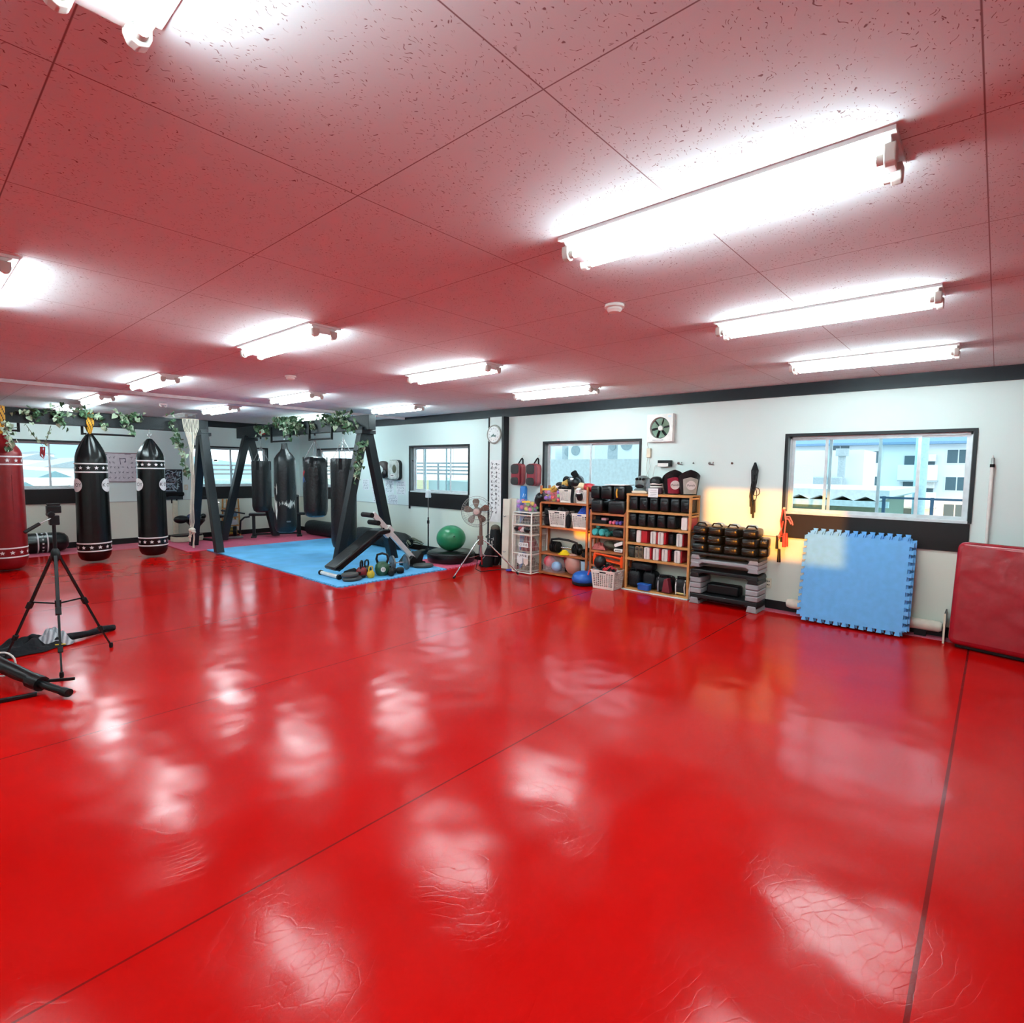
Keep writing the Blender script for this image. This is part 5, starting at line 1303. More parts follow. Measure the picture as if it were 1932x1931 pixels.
# ---------------------------------------------------------------- wire basket rack
wire = mat('white coated wire', (230, 226, 214), .4)
t = thing('wire_rack', 'white wire rack with four baskets left of the reddish shelf', 'rack', (6.65, 5.47, 0))
a, b, zt = .4, .39, .985
for y in (0, b):
    MB().tube([(a, y, .02), (a, y, zt - .03), (a - .02, y, zt), (.02, y, zt), (0, y, zt - .03), (0, y, .02)], .0145, 8).build('frame', wire, t)
for z in (.022, .33, .635, .79, .95):
    m = MB()
    for x in (0, a): m.tube([(x, 0, z), (x, b, z)], .0095, 6)
    for y in (0, b): m.tube([(0, y, z), (a, y, z)], .0095, 6)
    m.build('rung', wire, t)
MB().bx(.0, a, 0, b, zt, zt + .014).build('top_board', white_plastic, t, bevel=.003)
for k, (z0, z1) in enumerate(((.80, .94), (.645, .78), (.35, .62), (.04, .31))):
    m = MB(); n = 12; e_ = .022
    for i in range(n + 1):
        y = e_ + (b - 2 * e_) * i / n; m.tube([(.012, y, z1), (.02, y, z0), (a - .02, y, z0), (a - .012, y, z1)], .0028, 4)
        x = .015 + (a - .03) * i / n; m.tube([(x, e_, z1), (x, e_ + .01, z0), (x, b - e_ - .01, z0), (x, b - e_, z1)], .0028, 4)
    for f in (.35, .7):
        z = z0 + (z1 - z0) * f; m.tube([(.014, e_, z), (a - .014, e_, z), (a - .014, b - e_, z), (.014, b - e_, z)], .0022, 4, closed=True)
    m.tube([(.012, e_, z1), (a - .012, e_, z1), (a - .012, b - e_, z1), (.012, b - e_, z1)], .005, 5, closed=True)
    m.build('wire_basket', wire, t)
rackx = 6.85; racky = 5.665
for z, h_, c, lb, seed in ((.81, .09, (52, 50, 62), 'dark violet grey cloths in the top wire basket', 1), (.655, .12, (40, 36, 40), 'black pads in the second wire basket', 2), (.36, .2, (128, 34, 44), 'dark red shin pads in the third wire basket', 3), (.05, .17, (120, 108, 96), 'grey brown gear in the lowest wire basket', 4)):
    o = MB().grid(heap(0, 0, .15, .15, h_, seed, .06), 36, 10).build('gear_heap', mat('gear ' + lb[:9], c, .8, var=.4, bump=.5, bscale=30), None, loc=(rackx, racky, z)); tag(o, lb, 'gear')
glove('boxing_glove', 'black glove lying in the second wire basket at its left', (6.70, 5.78, .72), (.0, .1, 1.4), gl_b, mat('red cuff', (150, 40, 50), .5), .7)
glove('boxing_glove', 'white cuffed black glove in the middle of the second wire basket', (6.70, 5.60, .715), (.1, .0, -1.5), gl_b, wh, .8)
def card(label, loc, w_, h_, body):
    t = thing('name_card', label, 'card', loc)
    MB().bx(-.002, 0, -w_ / 2, w_ / 2, -h_ / 2, h_ / 2).build('sheet', paper, t); text('lettering', body, h_ * .62, mat('brown ink', (84, 60, 48), .6), t, facing((-.0025, 0, 0), (-1, 0, 0)))
card('white card with dark characters tied to the third wire basket', (6.638, 5.62, .475), .2, .075, 'CT 日黒')
card('white card with dark characters on the lowest wire basket', (6.638, 5.625, .295), .2, .075, '大的 陽')
o = MB().grid(lambda u, v: Vector((-.006 - .004 * math.sin(6 * u), -.06 + .12 * u, .12 * v - .05 * (1 - abs(u - .5)))), 8, 4, .004).build('white_tag', paper, None, loc=(6.642, 5.69, .2)); tag(o, 'round white tag hanging on the lowest wire basket', 'tag')
o = MB().prism([(-.05, .06), (.05, .06), (.05, -.02), (.0, -.07), (-.05, -.03)], 'x', -.003, 0).build('white_tag', mat('cream tag', (222, 208, 196), .6), None, loc=(6.64, 5.57, .21)); tag(o, 'pointed cream tag hanging on the lowest wire basket', 'tag')
ball_bag('clear bag of small coloured balls with yellow strip on the wire rack top', (6.83, 5.63, 1.0), (.26, .2, .17), 44, 9)
ball_bag('clear bag of pink and green balls at the left of the wire rack top', (6.82, 5.80, 1.0), (.24, .13, .2), 26, 12, .034, False)
glove('boxing_glove', 'large black glove with round white emblem on the wire rack top', (6.93, 5.53, 1.16), (.3, -.9, -2.2), gl_b, black_fabric, 1.35, wh)
glove('boxing_glove', 'black glove leaning behind the large emblem glove on the rack', (7.02, 5.46, 1.27), (.2, -.8, -2.4), gl_b, wh, 1.0)
t = thing('foam_roller', 'upright bright blue foam tube behind the ball bags on the wire rack', 'foam roller', (6.96, 5.905, .002))
MB().lathe([(0, 0), (.06, 0), (.062, .02), (.062, 1.36), (.05, 1.4), (.0, 1.405)], 24).build('tube', mat('bright blue foam', (38, 120, 196), .5), t)
m = MB(); m.face([wrap_point(.0635, -2.35 + q_ / .0635, 1.22 + r_) for q_, r_ in ((-.02, 0), (.02, .01), (.028, .05), (-.01, .06))]); m.build('print', paper, t, smooth=False)
# ---------------------------------------------------------------- step platforms with pads on top
step_b = mat('black step plastic', (18, 20, 22), .42, spec=.35, bump=.15, bscale=90); step_g = mat('grey step plastic', (150, 148, 150), .45)
def step(label, z, m_, m2, loc=(6.87, 2.46), h_=.1, lean=0):
    t = thing('step_platform', label, 'step platform', (loc[0], loc[1], z), lean, 'stacked step platforms')
    MB().prism([(-.41, h_), (.41, h_), (.42, h_ * .5), (.40, h_ * .3), (.30, h_ * .3), (.27, h_ * .55), (-.27, h_ * .55), (-.30, h_ * .3), (-.40, h_ * .3), (-.42, h_ * .5)], 'x', -.16, .16).build('deck', m_, t, bevel=.012)
    for s in (-1, 1): MB().prism([(s * .42, 0), (s * .29, 0), (s * .31, h_ * .6), (s * .40, h_ * .6)], 'x', -.168, .168).build('foot', m2, t, bevel=.008, label='grey corner foot')
    return t
step('black step platform with grey feet, lowest of the stack', .002, step_b, step_g, h_=.13)
step('black step platform in the middle of the stack above the dark gap', .345, step_b, step_b, h_=.1)
step('grey step platform second from the top of the stack', .475, step_g, step_g, h_=.1)
step('black step platform with grey corners, topmost of the stack', .577, step_b, step_g, h_=.085)
for s, n, z0, lb in ((-1, 3, .134, 'right'), (1, 3, .134, 'left')):
    for i in range(n):
        y = 2.46 + s * .345
        o = MB().prism(rrect(.32, .15, .02), 'z', 0, .066).build('step_riser', step_g, None, bevel=.012, loc=(6.87, y, z0 + i * .07)); tag(o, 'grey step riser block, %s of three at the %s end of the stack' % (('lowest', 'middle', 'topmost')[i], lb), 'riser', 'grey riser blocks')
o = MB().bx(-.08, .08, -.2, .2, 0, .13).build('black_case', black_metal, None, bevel=.02, loc=(6.9, 2.5, .134)); tag(o, 'black case pushed into the gap between the lower step platforms', 'case')
# square pads in four stacks
pos4 = ['leftmost', 'second from the left', 'third from the left', 'rightmost']; lev = ['lowest', 'middle', 'topmost']
for i, y in enumerate((2.795, 2.60, 2.395, 2.185)):
    for k in range(3):
        t = thing('kick_pad', 'black leather kick pad, %s in the %s stack on the step platforms' % (lev[k], pos4[i]), 'kick pad', (6.885 + .01 * ((i + k) % 2), y, .663 + .112 * k), .04 * ((i * 2 + k) % 3 - 1), 'kick pads on the step platforms')
        MB().ell((0, 0, .056), (.15, .093, .056), u=24, v=10, pw=.38).build('body', black_leather, t)
        m = MB()
        for z in (.03, .082): m.tube([(-.152, -.07, z), (-.154, 0, z), (-.152, .07, z)], .004, 5)
        m.build('seam', black_leather, t)
        if k == 2: MB().tube([(-.06, -.07, .1), (-.07, -.04, .14), (-.07, .04, .142), (-.06, .07, .1)], .01, 7).build('handle', black_fabric, t)
for k in range(2):
    t = thing('kick_pad', 'black leather kick pad overhanging the right end of the stacks, %s' % ('lower', 'upper')[k], 'kick pad', (6.96, 2.065, .663 + .112 * k), .2, 'kick pads on the step platforms')
    MB().ell((0, 0, .056), (.12, .06, .056), u=24, v=10, pw=.4).build('body', black_leather, t)
    MB().tube([(-.12, -.03, .05), (-.125, .03, .05)], .004, 5).build('seam', black_leather, t)

# ---------------------------------------------------------------- right wall fittings
WX = XR
t = thing('wall_clock', 'round silver rimmed wall clock on the pilaster', 'clock', (7.0, 6.62, 2.285))
Mx = Matrix.Rotation(-PI / 2, 4, 'Y')
MB().lathe([(0, 0), (.16, 0), (.168, .012), (.165, .03), (.145, .036), (.138, .026), (0, .026)], 48, M=Mx).build('rim', mat('silver rim', (176, 180, 172), .3, .5), t)
fc = MB().lathe([(0, .0265), (.137, .0265), (.137, .0275), (0, .0285)], 48, M=Mx).build('face', mat('clock face', (222, 228, 226), .4), t)
for k in range(1, 13):
    a = PI / 2 - 2 * PI * k / 12
    text('number', str(k), .03, mat('clock ink', (108, 116, 122), .5), fc, facing((-.029, -.105 * math.cos(a), .105 * math.sin(a)), (-1, 0, 0)))
MB().face([(-.029, .055, -.04), (-.029, -.055, -.04), (-.029, -.06, -.005), (-.029, -.01, -.02), (-.029, .0, .015), (-.029, .03, -.01), (-.029, .06, -.02)]).build('scene_print', mat('green grey print', (120, 150, 142), .6), fc, smooth=False)
MB().face([(-.0292, .1, -.055), (-.0292, -.095, -.055), (-.0292, -.07, -.11), (-.0292, .07, -.11)]).build('dial_panel', white_plastic, fc, smooth=False)
MB().bar((-.031, 0, 0), (-.031, -.045, -.05), .006, .003, up=(1, 0, 0)).build('hour_hand', mat('hand black', (50, 66, 62), .4), t); MB().bar((-.033, 0, 0), (-.033, .055, -.045), .005, .003, up=(1, 0, 0)).build('minute_hand', mat('hand black', (50, 66, 62), .4), t)
# hanging paper with brush writing
t = thing('writing_scroll', 'long white paper strip of brush characters on the pilaster below the clock', 'scroll', (6.998, 6.59, 1.32))
MB().bx(-.004, 0, -.135, .125, -.57, .52).build('sheet', paper, t)
m = MB(); rnd = random.Random(9)
for cx, n, s in ((.075, 13, .034), (-.02, 12, .034), (.025, 9, .018), (-.085, 10, .02)):
    for i in range(n):
        z = .46 - .078 * i - (.02 if s < .03 else 0)
        if z < -.42: continue
        for q_ in range(5 if s > .03 else 3):
            a = rnd.choice((0, PI / 2, .9, -.8, .1)); l = s * rnd.uniform(.4, 1.0); c = Vector((-.0052, cx + rnd.uniform(-s, s) * .5, z + rnd.uniform(-s, s) * .6)); d = Vector((0, math.cos(a), math.sin(a))) * l * .8; n_ = Vector((0, -math.sin(a), math.cos(a))) * s * .11
            m.face([c - d - n_, c + d - n_, c + d + n_, c - d + n_])
m.build('characters', ink, t, smooth=False)
# red and black kick shields on hooks
dk = mat('black brown leather', (30, 25, 26), .45, bump=.2); dr = mat('deep red leather', (128, 28, 44), .4, bump=.1); rose = mat('rose red leather', (166, 76, 80), .4)
for y, lb in ((6.085, 'left'), (5.745, 'right')):
    t = thing('kick_shield', 'red and black kick shield hung on the wall, %s of the pair' % lb, 'kick shield', (7.04, y, 1.40), 0, 'pair of kick shields on the wall')
    MB().prism(rrect(.19, .37, .065, 5), 'x', -.03, .075).build('back_pad', rose, t, bevel=.015, loc=(0, 0, .195))
    MB().prism(rrect(.185, .36, .062, 5), 'x', -.105, -.03).build('front_pad', dr, t, bevel=.018, loc=(0, 0, .195))
    MB().prism(rrect(.172, .16, .045, 4), 'x', -.112, -.09).build('top_panel', dk, t, bevel=.006, loc=(0, .004, .285), label='black upper panel'); MB().prism(rrect(.168, .125, .045, 4), 'x', -.112, -.09).build('bottom_panel', dk, t, bevel=.006, loc=(0, .006, .085), label='black lower panel')
    MB().tube([(.02, .03, .375), (.03, -.02, .45), (.035, -.04, .47), (.03, -.06, .45), (.02, -.07, .37)], .012, 8).build('loop', black_fabric, t)
    h_ = MB().tube([(.078, -.04, .52), (.05, -.04, .51), (.045, -.04, .48)], .006, 6).build('hook', white_plastic); h_.location = (7.04, y, 1.40); tag(h_, 'small white hook above the %s red and black kick shield' % lb, 'hook')
# focus mitts by window 3
mt = mat('pale worn leather', (186, 190, 184), .5, var=.25, scale=12); dkr = mat('dark brown leather', (58, 44, 44), .45)
t = thing('kick_shield', 'pale worn kick shield with white label on the wall left of the third window', 'kick shield', (7.04, 9.58, 1.43))
MB().prism(rrect(.34, .41, .09, 5), 'x', -.05, .07).build('pad', mt, t, bevel=.02, loc=(0, 0, .205)); MB().prism(rrect(.36, .43, .1, 5), 'x', .0, .078).build('back_pad', black_leather, t, bevel=.01, loc=(0, 0, .205))
MB().prism([(.06 * math.cos(a) * 1.3, .03 * math.sin(a)) for a in [2 * PI * i / 20 for i in range(20)]], 'x', -.0545, -.05).build('label_patch', pad_white, t, loc=(0, 0, .09)); MB().bx(-.056, -.0545, -.05, .05, .083, .095).build('lettering', ink, t, smooth=False)
MB().ell((-.05, -.07, .23), (.01, .07, .09)).build('worn_patch', mat('dark worn leather', (66, 66, 46), .5), t, label='dark worn patch')
t = thing('focus_mitt', 'dark brown focus mitt with pale palm on the wall beside the pale shield', 'focus mitt', (7.03, 9.95, 1.45))
MB().ell((0, 0, .19), (.085, .16, .19), pw=.7).build('pad', dkr, t); MB().prism([(-.1, .08), (.02, .04), (.1, .14), (.08, .24), (-.02, .28), (-.1, .22)], 'x', -.092, -.08).build('palm', mat('pale palm', (206, 210, 206), .5), t, bevel=.004, label='pale palm'); MB().ell((-.05, -.1, .1), (.05, .08, .1), rot=(.4, 0, 0)).build('thumb', black_leather, t)
for y in (9.78, 9.02): 
    h_ = MB().tube([(0, 0, 0), (-.03, 0, -.005), (-.035, 0, .02)], .008, 6).build('wall_hook', black_metal, None, loc=(7.118, y, 1.83)); tag(h_, 'small dark wall hook %s the pale worn shield' % ('left of' if y > 9.5 else 'right of'), 'hook')
# papers
pr = [(10.75, 1.30, .26, .24), (10.38, 1.30, .3, .3), (10.3, 1.03, .36, .24), (9.86, 1.27, .3, .3), (9.45, 1.26, .32, .28), (9.74, 1.0, .36, .22)]
nm_ = ['leftmost upper printed sheet', 'upper printed sheet just left of the A leg', 'lower printed sheet left of the A leg', 'upper sheet with a small dark figure right of the A leg', 'upper printed sheet below the pale shield', 'lower printed sheet right of the A leg']
rnd = random.Random(31)
for (y, z, w_, h_), lb in zip(pr, nm_):
    t = thing('notice_sheet', lb + ' on the window wall', 'notice', (7.1185, y, z), 0, 'printed notices on the window wall')
    MB().bx(-.002, 0, -w_ / 2, w_ / 2, -h_ / 2, h_ / 2).build('sheet', mat('notice paper', (226, 232, 234), .6), t); m = MB(); zz = h_ / 2 - .03
    while zz > -h_ / 2 + .02:
        a0 = -w_ / 2 + .03 + rnd.uniform(0, .05); 
        while a0 < w_ / 2 - .05:
            l = rnd.uniform(.02, .07); m.bx(-.0032, -.002, a0, min(a0 + l, w_ / 2 - .02), zz - .006, zz + .004); a0 += l + rnd.uniform(.01, .04)
        zz -= rnd.uniform(.025, .04)
    if 'figure' in lb: m.bx(-.0034, -.002, -.07, -.02, -.02, .05)
    m.build('print', mat('grey blue ink', (136, 148, 156), .6), t, smooth=False)
# ventilation fan
t = thing('ventilation_fan', 'square white ventilation fan with green blades on the wall', 'ventilation fan', (7.12, 3.535, 2.275))
fr = mat('cream fan plastic', (232, 232, 226), .4)
m = MB(); W2 = .19; R_ = .148; n = 40
def sq(a): 
    c, s = math.cos(a), math.sin(a); k = W2 / max(abs(c), abs(s)); return (k * c, k * s)
for d, fl in ((-.07, 0), ):
    O = [m.bm.verts.new((d, *sq(2 * PI * i / n + .001))) for i in range(n)]; I = [m.bm.verts.new((d, R_ * math.cos(2 * PI * i / n), R_ * math.sin(2 * PI * i / n))) for i in range(n)]
    B_ = [m.bm.verts.new((-.001, *sq(2 * PI * i / n + .001))) for i in range(n)]; J = [m.bm.verts.new((-.02, R_ * .97 * math.cos(2 * PI * i / n), R_ * .97 * math.sin(2 * PI * i / n))) for i in range(n)]
    for i in range(n):
        k = (i + 1) % n; m.bm.faces.new((O[i], O[k], I[k], I[i])); m.bm.faces.new((O[i], B_[i], B_[k], O[k])); m.bm.faces.new((I[i], I[k], J[k], J[i]))
m.build('housing', fr, t, smooth=False)
MB().lathe([(0, .002), (.147, .002), (.147, .006), (0, .006)], 40, M=Mx).build('shutter', mat('dark fan opening', (28, 34, 34), .6), t)
gb = mat('grey green blade', (112, 142, 122), .4)
for k in range(6):
    a = 2 * PI * k / 6 + .35; m = MB()
    def f(u, v): 
        r = .035 + .1 * u; ang = a + (v - .5) * (.5 + .36 * u); return Vector((-.035 + (v - .5) * .022, r * math.cos(ang), r * math.sin(ang)))
    m.grid(f, 8, 5, .003).build('blade', gb, t)
MB().lathe([(0, .055), (.03, .053), (.036, .045), (.036, .02)], 24, M=Mx).build('hub', white_plastic, t)
MB().bx(-.0715, -.07, -.17, -.12, .14, .165).build('sticker', mat('pale blue sticker', (214, 232, 238), .5), t)
MB().bx(-.072, -.07, -.06, .1, -.172, -.162).build('vent_slot', mat('slot grey', (170, 172, 176), .5), t)
t = thing('pull_cord_switch', 'cream cord switch box hanging below the ventilation fan', 'switch', (7.1, 3.71, 1.93))
MB().bx(-.02, .018, -.03, .03, -.06, .07).build('box', cream_plastic, t, bevel=.006); m = MB(); m.tube([(0, .01, .07), (0, .03, .13), (0, .01, .2)], .003, 5).tube([(-.01, .012, -.06), (-.01, .03, -.2), (-.01, .01, -.28), (-.01, .04, -.4), (-.01, .02, -.5)], .003, 5).tube([(-.01, -.01, -.06), (-.01, -.03, -.2), (-.01, .0, -.28), (-.01, -.03, -.4), (-.01, -.02, -.52)], .003, 5); m.build('cord', mat('grey cord', (168, 166, 158), .6), t)
t = thing('wall_card_box', 'small black box with a white front on the wall below the fan', 'box', (7.1, 3.46, 1.785))
MB().bx(-.05, .018, -.10, .09, -.04, .045).build('case', black_metal, t, bevel=.005); MB().bx(-.056, -.05, -.07, .085, -.045, .005).build('front', white_plastic, t, bevel=.003); MB().tube([(-.01, .1, -.02), (-.01, .14, -.03), (-.01, .17, -.15), (-.01, .18, -.4)], .003, 5).build('cord', mat('grey cord', (168, 166, 158), .6), t)
for y, lb, s in ((3.27, 'silver wall hooks just right of the black wall box', 1), (3.06, 'small grey wall peg above the body shields', .6), (2.84, 'grey double wall hook above the orange sunlight', 1), (2.55, 'dark brown wall peg between the hooks and the jump ropes', .8)):
    t = thing('wall_hook', lb, 'hook', (7.118, y, 1.79)); hm_ = mat('brown peg', (90, 62, 48), .5) if 'brown' in lb else grey_metal
    MB().lathe([(0, 0), (.018 * s, 0), (.018 * s, .006), (.012 * s, .01), (0, .011)], 14, M=Mx).build('plate', hm_, t)
    m = MB(); m.tube([(-.008, 0, 0), (-.035 * s, 0, -.004), (-.045 * s, -.01, .012)], .007, 6)
    if s == 1: m.tube([(-.008, -.05, .005), (-.04, -.055, .0), (-.045, -.065, .015)], .006, 6).tube([(-.006, -.06, -.02), (-.006, .0, -.01)], .006, 6)
    m.build('prong', hm_, t)
# jump ropes
t = thing('jump_rope', 'black jump ropes hanging doubled on a wall hook', 'jump rope', (7.095, 2.26, 1.80))
m = MB(); random.seed(2)
for i in range(4):
    d = .012 * i - .02
    m.tube([(0, d * .3, 0), (-.01, .02 + d, -.1), (-.012, .012 + d, -.25), (-.01, .03 + d, -.42), (-.012, .01 + d, -.55)], .0055, 6).tube([(0, d * .3, 0), (-.016, -.025 + d, -.1), (-.016, -.01 + d, -.25), (-.014, .02 + d, -.4)], .0055, 6)
m.tube([(-.015, .04 * math.cos(q_) * 1.0 + .0, -.40 + .09 * math.sin(q_)) for q_ in [2 * PI * i / 16 for i in range(16)]], .004, 6, closed=True); m.tube([(-.018, -.03 + .045 * math.cos(q_), -.36 + .05 * math.sin(q_)) for q_ in [2 * PI * i / 16 for i in range(16)]], .004, 6, closed=True)
m.build('cord', rubber, t)
for y, z in ((.035, -.46), (.02, -.55), (.0, -.60), (-.012, -.53)): MB().tube([(-.012, y, z + .07), (-.012, y - .006, z - .09)], .013, 8).build('grip', black_metal, t)
# red cords by window 1
rc = mat('red cord', (216, 62, 48), .5); pkc = mat('pink cord', (232, 118, 112), .5)
t = thing('jump_rope', 'red and pink jump ropes hanging at the left corner of the right window', 'jump rope', (7.05, 1.89, 1.2))
MB().tube([(.05, 0, .05), (-.01, 0, .06), (-.02, 0, .04)], .01, 8).build('hook', mat('brass hook', (190, 160, 100), .3, .8), t)
m = MB(); m.tube([(0, .01, .05), (-.01, .03, -.1), (-.01, .01, -.25), (-.01, .05, -.36), (-.01, .03, -.3), (-.01, .0, -.1)], .008, 6); m.build('cord', rc, t)
m = MB(); m.tube([(0, -.005, .04), (-.015, -.03, -.1), (-.015, -.02, -.28), (-.015, .05, -.30), (-.015, .01, -.18)], .008, 6).tube([(-.015, -.02, -.05), (-.02, -.07, -.04), (-.02, -.10, -.1), (-.02, -.11, -.14)], .008, 6).tube([(-.015, -.02, -.07), (-.02, -.06, -.07), (-.02, -.09, -.13)], .008, 6); m.build('cord', pkc, t)
for y, z, m_, r in ((-.02, -.33, rc, .024), (.06, -.36, black_metal, .016), (.03, -.52, black_metal, .022), (-.045, -.32, rc, .02)): MB().tube([(-.015, y, z + .08), (-.015, y - .004, z - .08)], [r * .7, r], 10).build('grip', m_, t)
t = thing('power_outlet', 'cream power outlet low on the wall right of the step platforms', 'outlet', (7.12, 2.045, .315))
MB().bx(-.008, 0, -.036, .036, -.06, .06).build('plate', cream_plastic, t, bevel=.003); m = MB()
for z in (-.022, .022): m.bx(-.009, -.008, -.014, -.003, z - .007, z + .007).bx(-.009, -.008, .003, .014, z - .006, z + .006)
m.build('slot', black_metal, t, smooth=False)
t = thing('pole', 'white extending pole hung on the wall above the red crash mat', 'pole', (7.085, .045, 0))
MB().tube([(0, 0, .02), (0, 0, 1.25)], .013, 10).build('lower_tube', white_plastic, t); MB().tube([(0, 0, 1.25), (0, 0, 1.76)], .0155, 10).build('upper_tube', white_plastic, t); MB().tube([(0, 0, 1.755), (0, 0, 1.785)], .019, 10).build('collar', rubber, t)
m = MB(); m.tube([(0, .01, 1.78), (0, .008, 1.84), (.02, 0, 1.855), (0, -.01, 1.84), (0, -.012, 1.78)], .004, 6); m.build('loop', grey_metal, t)
h_ = MB().tube([(.03, 0, 0), (-.015, 0, 0), (-.015, 0, .02)], .006, 6).build('wall_hook', white_plastic, None, loc=(7.09, .045, 1.85)); tag(h_, 'small white hook holding the white extending pole', 'hook')

# ---------------------------------------------------------------- leaning mats
lean = math.atan2(.22, 1.02)
bm2 = mat('light blue foam', (98, 168, 224), .6, var=.05, bump=.12, bscale=140)
nlab = ['front one facing the room', 'second from the front', 'third from the front', 'one nearest the wall']
for k in range(4):
    o = jig(-.475, .475, 0.03, .975, (1, 1, 1, 1), 0, .024, 'x', .038, 12).build('foam_mat', bm2, None, smooth=False)
    o.location = (6.74 + .033 * k, 1.10 + (.012, -.006, .008, 0)[k], .03); o.rotation_euler = (0, lean - .006 * k, 0)
    if k == 3: o.location.z = .05
    tag(o, 'blue jigsaw mat leaning on the wall under the window, ' + nlab[k], 'mat', 'leaning blue mats')
t = thing('foam_roller', 'long cream foam roll on the floor behind the leaning blue mats', 'foam roller', (7.04, 1.06, .12))
MB().lathe([(0, -.73), (.04, -.725), (.055, -.70), (.056, -.3), (.056, .7), (.045, .74), (.02, .75), (0, .752)], 24, M=Matrix.Rotation(-PI / 2, 4, 'X')).build('roll', mat('cream foam', (228, 218, 200), .6), t)
MB().bx(-.03, .03, -.6, -.5, -.115, -.05).build('rest', black_metal, t); MB().bx(-.03, .03, .45, .55, -.115, -.05).build('rest', black_metal, t)
t = thing('small_board', 'small dark board with a pale edge between the foam roll and the crash mat', 'board', (6.97, .315, .003))
MB().bx(-.12, .13, -.012, .0, 0, .3).build('panel', black_metal, t); MB().bx(-.128, -.12, -.014, .002, 0, .3).build('edge', cream_plastic, t)
crash = mat('crash mat vinyl', (150, 14, 28), .24, bump=.5, bscale=6)
t = thing('crash_mat', 'thick red crash mat leaning on the wall at the right edge', 'crash mat', (6.78, .27, .005), -.24)
m = MB(); T = .24; Wd = 1.3; Hh = 1.0
def cm(u, v):
    return (u, v)
bmx = MB(); bmx.prism(rrect(Wd, Hh, .07, 6), 'x', 0, T); 
o = bmx.build('cover', crash, t, bevel=.05, seg=4, loc=(0, -Wd / 2, Hh / 2 + .035), rot=(0, .10, 0))
MB().bx(.01, T - .02, -Wd + .05, -.05, 0, .045).build('base_strip', rubber, t, bevel=.01, label='black base strip')
m = MB(); random.seed(17)
for i in range(9):
    y = -.3 - .06 * i + random.uniform(-.02, .02); m.tube([(.095, y, 1.02), (.075, y + .006, .95), (.072, y - .004, .86 + random.uniform(0, .05))], [.004, .008, .002], 6)
m.build('crease', crash, t)
# ---------------------------------------------------------------- standing fan
brown = mat('smoky brown plastic', (112, 92, 82), .3); ivory = mat('ivory plastic', (212, 186, 178), .4)
t = thing('standing_fan', 'large standing fan with brown blades on a chrome tripod in front of the shelves', 'fan', (6.17, 6.12, 0))
feet3 = [(-.58, .0), (.37, -.48), (.42, .38)]
for fx, fy in feet3:
    lg = MB().tube([(fx * .06, fy * .06, .56), (fx * .2, fy * .2, .50), (fx, fy, .03)], .0115, 10).build('leg', chrome, t)
    MB().tube([(fx * .95, fy * .95, .045), (fx * 1.01, fy * 1.01, .015)], .018, 10).build('rubber_foot', rubber, lg)
    MB().tube([(0, 0, .3), (fx * .45, fy * .45, .29)], .004, 6).build('brace', chrome, t)
MB().tube([(0, 0, .28), (0, 0, .72)], .016, 12).build('pole', chrome, t); MB().bx(-.045, .03, -.035, .035, .47, .62).build('control_box', brown, t, bevel=.01)
MB().tube([(0, 0, .62), (0, 0, .86)], [.03, .022], 12).build('neck', brown, t)
dirv = Vector((-.78, -.62, .05)).normalized(); hc = Vector((-.02, .08, 1.0)); Mh = facing(hc, dirv)
MB().lathe([(0, -.2), (.05, -.19), (.07, -.14), (.07, -.05), (.05, -.02), (0, -.02)], 24, M=Mh).build('motor', brown, t)
MB().tube([hc - dirv * .1, Vector((0, 0, .84))], .022, 10).build('bracket', brown, t)
for k in range(5):
    a = 2 * PI * k / 5 + PI / 2 + .06; m = MB()
    def f(u, v):
        r = .05 + .155 * u; wv = (.30 + .28 * math.sin(PI * min(1, u * .75 + .1))) ; ang = a + (v - .5) * wv * (1.0 if u < .85 else 1 - (u - .85) * 2.6) * 1.15
        return Mh @ Vector((r * math.cos(ang), r * math.sin(ang), .0 + (v - .5) * .05))
    m.grid(f, 10, 6, .004).build('blade', brown, t)
MB().lathe([(0, .045), (.03, .043), (.05, .03), (.05, -.02)], 24, M=Mh).build('hub_cap', ivory, t)
m = MB(); cage = mat('grey cage wire', (150, 152, 148), .35, .6)
for r, z in ((.245, 0), (.215, .065), (.13, .085), (.05, .09), (.215, -.075), (.13, -.1)):
    m.tube([Mh @ Vector((r * math.cos(2 * PI * i / 40), r * math.sin(2 * PI * i / 40), z)) for i in range(40)], .0045 if r > .24 else .0022, 5, closed=True)
for i in range(36):
    a = 2 * PI * i / 36; c, s = math.cos(a), math.sin(a)
    m.tube([Mh @ Vector((c * r, s * r, z)) for r, z in ((.05, .09), (.13, .085), (.215, .065), (.245, 0), (.215, -.075), (.13, -.1), (.07, -.1))], .0011, 3)
m.build('cage', cage, t)
m = MB(); m.tube([(0, .02, .5), (.06, .1, .3), (.05, .16, .05), (.1, .1, .012), (.4, .02, .012), (.6, -.1, .012)], .006, 6); m.build('cable', rubber, t)
